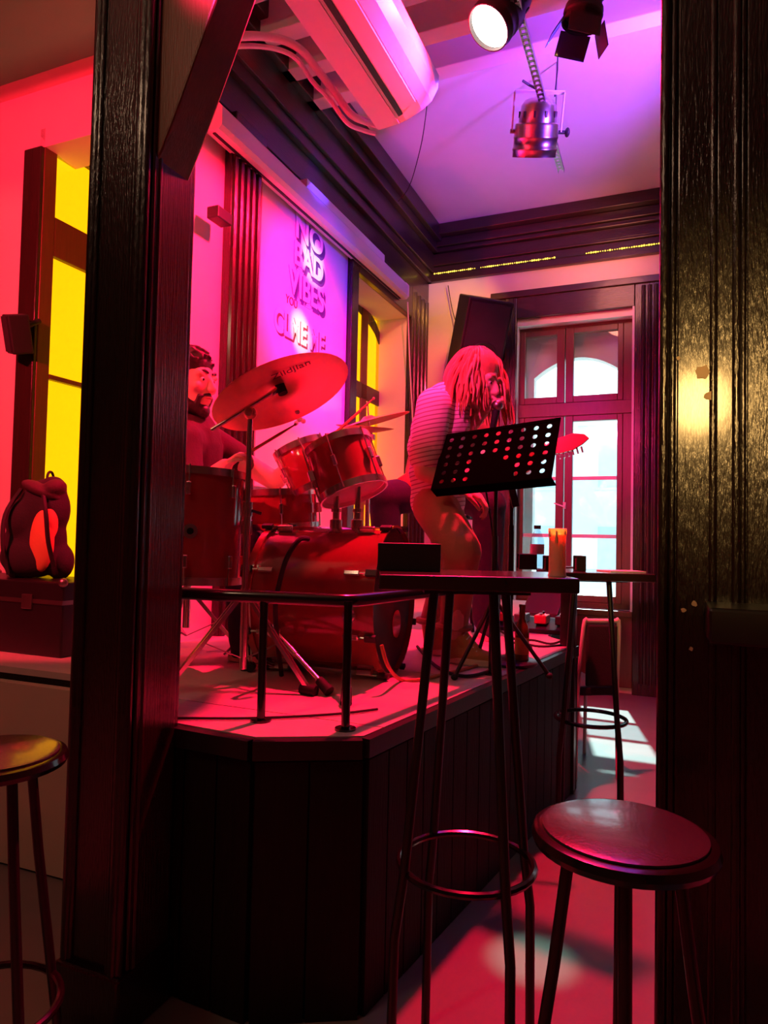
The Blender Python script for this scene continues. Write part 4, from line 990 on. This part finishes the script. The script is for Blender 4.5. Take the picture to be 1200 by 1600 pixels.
shoe(anN+Vector((-.03, .01, -.11)), (.95, -.55, 0), 'high_top_shoe', sg, .15)
shoe(anF+Vector((-.03, .01, -.11)), (.95, -.45, 0), 'high_top_shoe', sg, .15)
# hair: cap plus wavy locks
Rh = hM.to_3x3()
cap = [('e', hM @ Vector((0, -.030, .050)), (.098, .112, .100), Rh), ('e', hM @ Vector((0, -.075, .0)), (.105, .075, .12), Rh)]
me = remesh(cap, .008, 3); hr_o = mobj('hair', me, 'hair_red', sg, 'long loose reddish hair')
hq = MB(); random.seed(3)
for i in range(620):
    a = random.uniform(-pi, pi); el = random.uniform(.15, 1.45)
    if -.95 < a < 1.55: continue          # a is measured from the face direction: the face stays free
    st = hM @ Vector((.092*sin(a)*cos(el), .098*cos(a)*cos(el)-.015, .052+.098*sin(el)))
    out = (st-(hM @ Vector((0, -.01, .03)))).normalized()
    L = random.uniform(.15, .30); pts = [st]; v = out*.6+Vector((0, 0, -.15)); ph = random.uniform(0, 6)
    side = out.cross(Vector((0, 0, 1)));
    for k in range(6):
        v = v*.55+Vector((0, 0, -.62))+out*.14; stp = v.normalized()*L/6
        pts.append(pts[-1]+stp+side*.013*sin(ph+k*1.7)+out*.010*cos(ph+k*1.9))
    # keep clear of the hand side of the face
    hq.tube(pts, [.006, .0085, .008, .006, .002], 5, spl=3)
hq.build('hair_locks', 'hair_red', hr_o, smooth=True)
# microphone in the far hand
mic_d = (Vector((.30, -.10, .95))).normalized(); mic_c = wrF+Vector((.045, -.035, .06))
mic_top = hM @ Vector((0, .135, -.075)); mic_d = (mic_top-(wrF+Vector((.05, -.03, -.05)))).normalized()
mc = thing('microphone', 'black handheld microphone held to the mouth of the singer', 'microphone', loc=mic_top-mic_d*.16)
q = MB().cyl(mic_top-mic_d*.16, mic_top-mic_d*.02, .011, .017); q.build('handle', 'black_plastic', mc, world=True, smooth=True)
q = MB().ell(mic_top, (.025, .025, .025)); q.build('grille_ball', 'steel', mc, world=True, smooth=True)
q = MB().tube([mic_top-mic_d*.16, mic_top-mic_d*.22, atY(752, 720, 3.0), atY(765, 800, 3.0), atY(780, 900, 3.05), atZ(800, 1000, DECK+.02)], .004, 6, spl=5); q.build('cable', 'rubber', mc, world=True)

# ---------------- drummer
hD = head_matrix(atY(297, 598, 2.98), (.90, -.40, -.10))
pD = Vector((-.86, 3.06, DECK+.60)); s1 = atY(292, 745, 3.04); s2 = atY(291, 695, 3.03); s3 = atY(292, 668, 3.03)
sN, sF = atY(285, 690, 2.86), atY(318, 684, 3.22)
eN, eF = atY(292, 772, 2.80), atY(430, 752, 3.15)
wN, wF = atY(352, 728, 2.74), atY(492, 700, 3.08)
hN, hF = Vector((-.84, 2.96, DECK+.58)), Vector((-.82, 3.17, DECK+.58))
kN, kF = Vector((-.60, 2.93, DECK+.49)), Vector((-.46, 3.40, DECK+.50))
aN, aF = Vector((-.58, 2.93, DECK+.09)), Vector((-.44, 3.40, DECK+.09))
torso = [('e', pD, (.15, .17, .12)), ('c', pD, s1, .14, .135), ('c', s1, s2, .135, .145), ('c', s2, s3, .14, .10), ('c', sN, sF, .065, .065), ('c', s2, sN, .12, .07), ('c', s2, sF, .12, .07)]
arms = [('c', sN, eN, .055, .045), ('c', eN, wN, .044, .030), ('c', sF, eF, .055, .045), ('c', eF, wF, .044, .030)]
legs = [('c', hN, kN, .09, .065), ('c', kN, aN, .062, .042), ('c', hF, kF, .09, .065), ('c', kF, aF, .062, .042)]
neck = [('c', s3, hD @ Vector((0, -.03, -.06)), .064, .058)]
hands = hand_prims(wN, wN-eN, (0, -.2, 1), 1, (.8, .9, .7)) + hand_prims(wF, wF-eF, (0, -.5, .8), 1, (.8, .9, .7))
me = remesh(torso+arms+legs+neck+hands+head_prims(hD, 1.14), .0065, 4, 'person')
dr = mobj('person', me, 'skin'); tag(dr, 'bearded drummer in a dark shirt seated behind the floor tom', 'person')
face_parts(dr, hD, 1.14)
me = remesh(infl(torso, .016)+[('c', sN, sN+(eN-sN)*.72, .080, .074), ('c', sF, sF+(eF-sF)*.45, .078, .072)], .008, 6); mobj('shirt', me, 'shirt_dark', dr)
tr = [('e', pD, (.165, .185, .13)), ('c', hN, kN, .105, .085), ('c', kN, aN, .080, .062), ('c', hF, kF, .105, .085), ('c', kF, aF, .080, .062)]
me = remesh(tr, .009, 5); mobj('trousers', me, 'trousers_navy', dr)
Rd = hD.to_3x3(); s = 1.14
hp = [('e', hD @ Vector((0, -.026, .070)), (.088*s, .104*s, .076*s), Rd), ('e', hD @ Vector((0, -.055, .01)), (.088*s, .060*s, .085*s), Rd)]
random.seed(11)
for i in range(120):
    a = random.uniform(-pi, pi); e_ = random.uniform(.1, 1.5); v = Vector((.088*s*cos(e_)*sin(a), .102*s*cos(e_)*cos(a), .074*s*sin(e_))); c_ = hD @ (Vector((0, -.026, .070))+v); d_ = Rd @ Vector((random.uniform(-.3, .3), .55, .25)); hp.append(('c', c_, c_+d_.normalized()*.018, .009, .005))
me = remesh(hp, .006, 3); mobj('hair', me, 'hair_dark', dr, 'short dark hair')
B_ = lambda x, y, z: hD @ Vector((x*s, y*s, z*s))
bp = [('c', B_(-.068, .002, -.030), B_(-.056, .03, -.085), .018, .028), ('c', B_(.068, .002, -.030), B_(.056, .03, -.085), .018, .028), ('c', B_(-.055, .03, -.088), B_(0, .078, -.106), .028, .030), ('c', B_(.055, .03, -.088), B_(0, .078, -.106), .028, .030), ('c', B_(-.032, .082, -.054), B_(0, .097, -.043), .008, .009), ('c', B_(.032, .082, -.054), B_(0, .097, -.043), .008, .009), ('c', B_(-.034, .080, -.054), B_(-.030, .066, -.090), .011, .014), ('c', B_(.034, .080, -.054), B_(.030, .066, -.090), .011, .014)]
me = remesh(bp, .005, 3); mobj('beard', me, 'hair_dark', dr, 'short dark beard')
shoe(aN+Vector((-.04, .0, -.09)), (1, -.1, 0), 'shoe', dr, .10, 'black_fabric', False); shoe(aF+Vector((-.04, 0, -.09)), (1, 0, 0), 'shoe', dr, .10, 'black_fabric', False)
for w_, e_, lab in ((wN, eN, 'wooden drumstick in the hand over the floor tom'), (wF, eF, 'wooden drumstick in the raised hand by the rack toms')):
    d_ = (w_-e_).normalized(); g = w_+d_*.085+Vector((0, 0, -.012)); v = (d_*.8+Vector((.15, -.15, .15 if w_ is wF else -.02))).normalized()
    q = MB().tube([g-v*.12, g, g+v*.20, g+v*.27], [.007, .0075, .006, .003], 8); q.ell(g+v*.275, (.006, .006, .006), nu=8, nv=6); tag(q.build('drumstick', 'guitar_wood', smooth=True), lab, 'drumstick')

# ---------------- guitarist on a bar stool behind the singer
hG = head_matrix(atY(736, 596, 4.02), (.35, -.85, -.45))
pG = atY(704, 770, 4.10); g1 = atY(705, 700, 4.10); g2 = atY(712, 650, 4.06)
gN, gF = atY(668, 662, 4.02), atY(760, 668, 4.02)
kA, kB = atY(601, 778, 3.86), atY(764, 790, 3.80)
fA = Vector((kA.x+.03, kA.y+.04, DECK+.30)); fB = Vector((kB.x-.0, kB.y+.05, DECK+.10))
eA, eB = atY(648, 740, 3.95), atY(800, 742, 3.90)
wA, wB = atY(700, 752, 3.82), atY(846, 712, 3.80)
torso = [('e', pG, (.16, .13, .11)), ('c', pG, g1, .13, .13), ('c', g1, g2, .13, .13), ('c', gN, gF, .065, .065)]
arms = [('c', gN, eA, .054, .044), ('c', eA, wA, .043, .03), ('c', gF, eB, .054, .044), ('c', eB, wB, .043, .03)]
legs = [('c', pG+Vector((-.08, 0, 0)), kA, .085, .062), ('c', kA, fA, .06, .042), ('c', pG+Vector((.08, 0, 0)), kB, .085, .062), ('c', kB, fB, .06, .042)]
hands = hand_prims(wA, wA-eA, (0, -.9, .3), 1) + hand_prims(wB, wB-eB, (0, .9, .1), 1, (.8, .9, .7))
me = remesh(torso+arms+legs+hands+[('c', g2, hG.translation+Vector((0, .02, -.05)), .06, .055)]+head_prims(hG), .008, 4, 'person')
gt = mobj('person', me, 'skin'); tag(gt, 'guitarist in dark trousers seated behind the hunched singer', 'person')
face_parts(gt, hG)
me = remesh(infl(torso, .018)+[('c', gN, eA, .07, .06), ('c', gF, eB, .07, .06)], .01, 5); mobj('shirt', me, 'shirt_olive', gt)
tr = [('e', pG, (.175, .145, .12)), ('c', pG+Vector((-.08, 0, 0)), kA, .115, .098), ('c', kA, fA, .092, .075), ('c', pG+Vector((.08, 0, 0)), kB, .115, .098), ('c', kB, fB, .092, .078)]
me = remesh(tr, .01, 5); mobj('trousers', me, 'trousers_navy', gt)
me = remesh([('e', hG @ Vector((0, -.030, .055)), (.086, .10, .086), hG.to_3x3())], .008, 3); mobj('hair', me, 'hair_dark', gt)
for f_ in (fA, fB): shoe(Vector((f_.x-.02, f_.y, f_.z-.10)), (.1, -1, 0), 'shoe', gt, .10, 'black_fabric', False)
# stool below
def bar_stool(label, M, group=None):
    o = thing('bar_stool', label, 'stool', M=M, group=group)
    MB().lathe([(0, .762), (.125, .762), (.146, .765), (.150, .775), (.146, .787), (.135, .790), (0, .790)], 40).build('seat', 'black_gloss', o, smooth=True)
    MB().lathe([(0, .7905), (.132, .7905), (.132, .794), (.12, .797), (0, .798)], 40).build('seat_pad', 'seat_vinyl', o, smooth=True)
    for k in range(4):
        a = pi/4+k*pi/2; MB().tube([(.085*cos(a), .085*sin(a), .755), (.11*cos(a), .11*sin(a), .55), (.19*cos(a), .19*sin(a), .0)], .0105, 10).build('leg', 'black_paint', o, smooth=True)
    MB().torus((0, 0, .26), .152, .0085).build('foot_ring', 'black_gloss', o, smooth=True)
    return o
mat('seat_vinyl', (.050, .052, .062), .26, var=.25, nscale=9, bump=.15, bscale=160, coat=.5)
bar_stool('black bar stool under the guitarist on the deck', Matrix.Translation((pG.x, pG.y+.04, DECK)) @ Matrix.Diagonal((1, 1, (pG.z-.13-DECK)/.798, 1)))
# electric guitar
nk0 = atY(740, 736, 3.78); nk1 = atY(862, 702, 3.66); nk2 = atY(912, 688, 3.60); gd = (nk1-nk0).normalized(); gu = Vector((0, -1, .15)); gu = (gu-gd*gu.dot(gd)).normalized(); gs = gd.cross(gu)
gb = nk0-gd*.22
gtr = thing('electric_guitar', 'electric guitar with red headstock across the lap of the guitarist', 'guitar', loc=gb)
out = []
for k in range(28):
    a = 2*pi*k/28; rr = .155+.035*cos(2*a)-.02*cos(3*a); out.append((rr*1.25*cos(a), rr*.95*sin(a)))
q = MB().prism(out, lambda a, b, t: gb+gd*a+gs*b+gu*t, -.022, .022); q.build('body', 'guitar_red', gtr, world=True, bevel=.008)
q = MB().bar(gb+gd*.12+gu*.022, nk1+gu*.012, .05, .022, up=gu); q.build('neck', 'guitar_wood', gtr, world=True, bevel=.004)
hl = (nk2-nk1).length
q = MB().prism([(0, -.022), (.03, -.045), (hl*.75, -.05), (hl+.01, -.030), (hl+.03, .0), (hl*.95, .02), (hl*.6, .038), (.03, .036), (0, .022)], lambda a, b, t: nk1+gd*a+gs*b+gu*t, .0, .016); q.build('headstock', 'guitar_red', gtr, world=True, bevel=.004)
for k in range(6):
    c = nk1+gd*(.03+k*hl*.14)+gs*.048; MB().cyl(c-gs*.02, c+gs*.014, .005).build('tuning_peg', 'chrome', gtr, world=True)
for k in range(4): q = MB().cyl(gb+gs*(-.018+.012*k)+gu*.03, nk1+gs*(-.014+.009*k)+gu*.026, .0009, n=4); q.build('string', 'steel', gtr, world=True)

# ================================================================== tables, stools, small things
mat('table_top', (.030, .017, .015), .22, var=.3, nscale=7, stretch=(1, 10, 1), coat=.4)
def bar_table(label, M, h, hw, hd, rot, ring_r):
    o = thing('bar_table', label, 'table', M=M)
    MB().box(-hw, hw, -hd, hd, h-.034, h).build('tabletop', 'table_top', o, bevel=.004)
    MB().box(-.12, .12, -.12, .12, h-.042, h-.034).build('mount_plate', 'black_paint', o)
    for k in range(4):
        a = rot+k*pi/2; MB().tube([(.10*cos(a), .10*sin(a), h-.04), (ring_r*cos(a), ring_r*sin(a), .50), (ring_r*1.13*cos(a), ring_r*1.13*sin(a), .36), (ring_r*1.16*cos(a), ring_r*1.16*sin(a), 0)], .0115, 10).build('leg', 'black_paint', o, smooth=True)
    MB().torus((0, 0, .50), ring_r-.006, .009).build('foot_ring', 'black_gloss', o, smooth=True)
    return o
tz = atY(740, 896, 1.66)[2]
T1c = Vector((atY(736, 900, 1.68).x, 1.68, 0))
T1 = bar_table('narrow black high table with splayed legs and a foot ring before the stage corner', Matrix.Translation(T1c), tz, .222, .15, radians(24), .165)
t2p = atY(930, 900, 3.05); t2z = atY(930, 892, 3.05)[2]
T2c = Vector((atY(925, 900, 3.05).x, 3.05, 0))
T2 = bar_table('black high table with water bottle and napkin boxes beside the newel post', Matrix.Translation((T2c.x, T2c.y, 0)) @ Matrix.Rotation(-.05, 4, 'Z'), t2z, .21, .20, radians(30), .155)
# stools
s1c = atZ(974, 1298, .79)
bar_stool('black bar stool with round vinyl seat in front of the fluted post', Matrix.Translation((s1c.x, s1c.y, 0)) @ Matrix.Rotation(radians(28), 4, 'Z'))
s2c = atZ(-12, 1178, .79)
bar_stool('black bar stool in front of the beige plaster stage front', Matrix.Translation((s2c.x, s2c.y, 0)) @ Matrix.Rotation(radians(10), 4, 'Z'))
# dark box on the near table
bx0, bx1 = atY(590, 880, 1.72), atY(688, 880, 1.72); bt = atY(640, 849, 1.72)[2]
o = thing('napkin_box', 'dark wooden menu box standing on the near high table', 'box', loc=((bx0.x+bx1.x)/2, 1.74, tz))
hw = (bx1.x-bx0.x)/2; hh_ = bt-tz
q = MB(); q.box(-hw, hw, -.03, -.022, 0, hh_); q.box(-hw, hw, .052, .06, 0, hh_); q.box(-hw, -hw+.008, -.022, .052, 0, hh_); q.box(hw-.008, hw, -.022, .052, 0, hh_); q.box(-hw, hw, -.022, .052, 0, .008); q.build('case', 'black_plastic', o, bevel=.002)
MB().box(-hw+.012, hw-.012, -.018, .048, .01, hh_-.01).build('menus', 'ink_dark', o)
for (pa_, pb2, py, lab) in ((809, 837, 865, 'dark napkin box beside the water bottle'), (850, 872, 868, 'dark napkin box behind the pink candle'), (898, 913, 868, 'dark napkin box next to the daylight window reflection')):
    Yb = 3.0+.03*(pa_ % 3); a_, b2_ = atY(pa_, 880, Yb), atY(pb2, 880, Yb); ztop = atY(pa_, py, Yb)[2]
    o = thing('napkin_box', lab, 'box', loc=((a_.x+b2_.x)/2, Yb, t2z)); hw = (b2_.x-a_.x)/2
    q = MB(); q.box(-hw, hw, -.03, -.024, 0, ztop-t2z); q.box(-hw, hw, .024, .03, 0, ztop-t2z); q.box(-hw, hw, -.024, .024, 0, .006); q.build('case', 'black_plastic', o, bevel=.003)
    MB().box(-hw+.006, hw-.006, -.018, .018, .007, ztop-t2z-.012).build('napkins', 'ink_dark', o)
# candle at the end of the near table
cd = atY(887, 893, 1.60); cd.x = min(cd.x, T1c.x+.222-.026); cy_ = 1.63
o = thing('pillar_candle', 'tall pale pink pillar candle at the end of the near high table', 'candle', loc=(cd.x, cy_, tz))
r_ = .0195; Hc_ = atY(887, 826, cy_)[2]-tz
q = MB().lathe([(0, 0), (r_*1.14, 0), (r_*1.04, .004), (r_, .015), (r_*1.0, Hc_*.75), (r_*1.03, Hc_*.86), (r_*1.10, Hc_*.93), (r_*1.08, Hc_), (r_*.92, Hc_-.002), (r_*.88, Hc_-.014), (0, Hc_-.018)], 28); q.build('wax_body', 'wax', o, smooth=True)
point('candle_fill', (cd.x, cy_, tz+Hc_-.010), .08, (1, .55, .2), .004)  # point light added to brighten the wax; no flame is built
MB().tube([(0, 0, Hc_-.02), (.001, 0, Hc_-.008), (.003, 0, Hc_-.002)], .0012, 6).build('wick', 'rubber', o)
for a, zz_ in ((200, .02), (250, .035), (310, .015)):
    MB().tube([(r_*1.14*cos(radians(a)), r_*1.14*sin(radians(a)), Hc_-.006), (r_*1.04*cos(radians(a)), r_*1.04*sin(radians(a)), Hc_-zz_)], [.002, .0035], 6).build('wax_drip', 'wax', o, smooth=True)
# small amber tea light behind the candle
tl_ = atY(872, 857, 3.0)
# water bottle
wbp = atY(839, 884, 3.12); hB = atY(839, 821, 3.12)[2]-t2z
o = thing('water_bottle', 'clear plastic water bottle with dark cap on the far high table', 'bottle', loc=(wbp.x, 3.12, t2z))
q = MB().lathe([(0, .003), (.026, .0), (.031, .006), (.031, hB*.35), (.029, hB*.38), (.031, hB*.42), (.031, hB*.62), (.026, hB*.74), (.013, hB*.88), (.0125, hB*.95), (0, hB*.95)], 24); q.build('bottle_body', 'bottle_plastic', o, smooth=True)
MB().lathe([(0, hB*.92), (.0155, hB*.92), (.0155, hB), (0, hB)], 16).build('cap', 'black_plastic', o, smooth=True)
MB().lathe([(.0315, hB*.34), (.0316, hB*.35), (.0316, hB*.56), (.0315, hB*.57)], 24).build('paper_label', 'facade_win', o, smooth=True)
# papers / menu lying on the far table
o = MB().obox((T2c.x+.11, T2c.y-.05, t2z+.003), Vector((.96, .2, 0)), Vector((-.2, .96, 0)), (0, 0, 1), .085, .06, .003).build('menu_sheet', 'paper'); tag(o, 'pale menu sheet lying on the far high table', 'menu')
# beer bottle on the deck
bbp = atZ(815, 1040, DECK)
o = thing('beer_bottle', 'brown glass beer bottle standing on the deck near the stage edge', 'bottle', loc=(bbp.x, bbp.y, DECK))
q = MB().lathe([(0, 0), (.028, 0), (.030, .004), (.030, .14), (.026, .17), (.014, .20), (.0125, .245), (.0145, .25), (.0145, .26), (0, .26)], 22); q.build('bottle_body', 'amber_glass', o, smooth=True)
MB().lathe([(.0305, .05), (.0306, .051), (.0306, .12), (.0305, .121)], 22).build('paper_label', 'orange_bag', o, smooth=True)
# tubular chair behind the far table
chp = atY(936, 1000, 3.74)
ch = thing('tubular_chair', 'tubular steel chair with black padded back beyond the far high table', 'chair', loc=(chp.x, 3.76, 0), rz=radians(8))
zt_ = atY(936, 969, 3.74)[2]; hw = (atY(968, 970, 3.74).x-atY(910, 970, 3.74).x)/2
for s_ in (-1, 1):
    MB().tube([(s_*(hw+.02), .0, 0), (s_*(hw+.012), -.0, .45), (s_*(hw), -.04, zt_-.03), (s_*(hw-.02), -.045, zt_)], .011, 8, spl=4).build('leg', 'white_metal', ch, smooth=True)
    MB().tube([(s_*(hw+.02), .42, 0), (s_*(hw+.015), .40, .45)], .011, 8).build('leg', 'white_metal', ch, smooth=True)
    MB().cyl((s_*(hw+.015), 0, .43), (s_*(hw+.015), .40, .45), .010).build('seat_rail', 'white_metal', ch, smooth=True)
MB().cyl((-hw+.02, -.045, zt_), (hw-.02, -.045, zt_), .011).build('top_tube', 'white_metal', ch, smooth=True)
MB().box(-hw+.015, hw-.015, -.06, -.025, .50, zt_-.02).build('backrest', 'black_fabric', ch, bevel=.01)
MB().box(-hw, hw, -.0, .42, .44, .49).build('seat', 'black_fabric', ch, bevel=.012)
# effect pedals on the deck
pbp = atZ(838, 990, DECK)
o = thing('pedal_board', 'dark pedal board with small effect pedals on the deck', 'pedal board', loc=(pbp.x, pbp.y+.12, DECK), rz=radians(-25))
MB().prism([(-.10, 0), (.12, 0), (.12, .07), (-.10, .025)], lambda a, b, t: Vector((t, a, b)), -.24, .24).build('board', 'black_plastic', o, bevel=.004)
for i, mt in enumerate(('pedal_red', 'steel', 'pedal_red', 'black_plastic')):
    xx = -.18+i*.12; pq = MB().box(xx-.035, xx+.035, -.06, .06, .05, .10).build('pedal', mt, o, bevel=.006)
    MB().cyl((xx, -.04, .10), (xx, -.04, .112), .010).build('footswitch', 'chrome', pq); MB().cyl((xx, .035, .10), (xx, .035, .116), .008).build('knob', 'black_gloss', pq); MB().ell((xx+.015, .01, .102), (.004, .004, .004), nu=8, nv=5).build('indicator', 'led_red', pq)
o2 = atZ(862, 975, DECK); q = MB()
tag(MB().obox((o2.x+.02, o2.y+.3, DECK+.10), Vector((.8, -.6, .0)), Vector((.42, .56, .7)), Vector((-.42, -.56, .71)), .13, .10, .02).build('floor_monitor_panel', 'black_plastic', bevel=.008), 'dark tilted tablet panel beyond the pedal board', 'panel')
for i, pts in enumerate((((795, 960), (820, 985), (850, 975), (872, 985)), ((800, 1005), (830, 1000), (860, 1006), (880, 1000)), ((780, 985), (812, 1002), (842, 1010), (878, 1008)))):
    q = MB().tube([atZ(u, v, DECK+.012+.004*i) for u, v in pts], .006, 6, spl=5)
    tag(q.build('patch_cable', 'rubber', smooth=True), ('black cable running behind the pedal board', 'black cable lying across the pedals', 'black cable in front of the beer bottle')[i], 'cable')
# black case with a backpack left of the post
ca, cb = atZ(0, 1022, DECK), atZ(112, 1018, DECK)
fcx = (ca.x+cb.x)/2; htc = atY(60, 905, cb.y)[2]-DECK
fc = thing('equipment_case', 'long black equipment case on the stage beside the doorway', 'case', M=ROOM @ Matrix.Translation((w2l((fcx, (ca.y+cb.y)/2, 0)).x-.20, -3.90, DECK)))
hw = .40
MB().box(-hw, hw, -.16, .16, 0, htc).build('body', 'black_paint', fc, bevel=.008)
MB().box(-hw-.004, hw+.004, -.164, .164, htc*.70, htc*.70+.018).build('lid_seam', 'steel', fc)
for xx in (-.2, .2): MB().box(xx-.03, xx+.03, -.17, -.16, htc*.62, htc*.82).build('latch', 'steel', fc, bevel=.003)
for sx_ in (-1, 1):
    for sy_ in (-1, 1): MB().ell((sx_*hw, sy_*.16, htc), (.02, .02, .02), nu=10, nv=6).build('corner', 'steel', fc, smooth=True)
bq = onLy(62, 830, -3.90); bpc = l2w(bq.x, -3.90, DECK+htc)
bkp = thing('backpack', 'slumped black and orange backpack sitting on the black equipment case', 'backpack', loc=bpc)
s = 1.0; hbp = atY(75, 742, bpc.y)[2]-bpc.z
pr = [('e', (-.09, .01, hbp*.26), (.075, .09, hbp*.30)), ('e', (-.06, -.02, hbp*.55), (.085, .075, hbp*.22)), ('e', (.10, .0, hbp*.16), (.06, .07, hbp*.18)), ('e', (0, 0, hbp*.36), (.125, .085, hbp*.36)), ('e', (.02, .0, hbp*.66), (.115, .085, hbp*.30)), ('e', (.055, .0, hbp*.86), (.06, .055, hbp*.13)), ('e', (-.02, -.03, hbp*.20), (.14, .08, hbp*.20))]
me = remesh(pr, .010, 4); o = mobj('bag_body', me, 'black_fabric', bkp)
me = remesh([('e', (.05, -.075, hbp*.36), (.055, .035, hbp*.30)), ('e', (.07, -.06, hbp*.52), (.04, .04, hbp*.16))], .008, 3); mobj('front_pocket', me, 'orange_bag', bkp)
me = remesh([('e', (.02, -.03, hbp*.84), (.10, .070, hbp*.07), Euler((0, radians(24), 0)).to_matrix()), ('e', (.075, -.03, hbp*.86), (.055, .06, hbp*.09), Euler((0, radians(-30), 0)).to_matrix())], .008, 3); mobj('top_flap', me, 'shirt_dark', bkp)
MB().tube([(.05, -.08, hbp*.80), (.085, -.12, hbp*.6), (.10, -.12, hbp*.35), (.115, -.09, hbp*.12)], .010, 6, spl=5).build('strap', 'rubber', bkp, smooth=True)
MB().tube([(-.06, -.06, hbp*.85), (-.10, -.11, hbp*.6), (-.10, -.12, hbp*.3), (-.08, -.10, .02)], .010, 6, spl=5).build('strap', 'rubber', bkp, smooth=True)
MB().torus((.03, .02, hbp*.97), .03, .006, axis=(1, 0, 0)).build('grab_loop', 'rubber', bkp, smooth=True)

# unseen floodlight housing added behind the red spot washing the doorway wall
fdir = (l2w(-.9, YE, 2.3)-FR_P); fdir.z = 0; fdir.normalize()
fl_ = thing('added_floodlight', 'small black added floodlight hanging out of view before the lintel beam', 'stage lamp', loc=FR_P)
MB().obox(FR_P-fdir*.085, fdir, fdir.cross(Vector((0, 0, 1))), (0, 0, 1), .05, .09, .07).build('housing', 'black_plastic', fl_, world=True, bevel=.006)
lz_ = Vector((FR_P.x-fdir.x*.085, FR_P.y-fdir.y*.085, FR_P.z+.07)); MB().cyl(lz_, (lz_.x, lz_.y, CEIL-.001), .010).build('hanger', 'black_plastic', fl_, world=True)
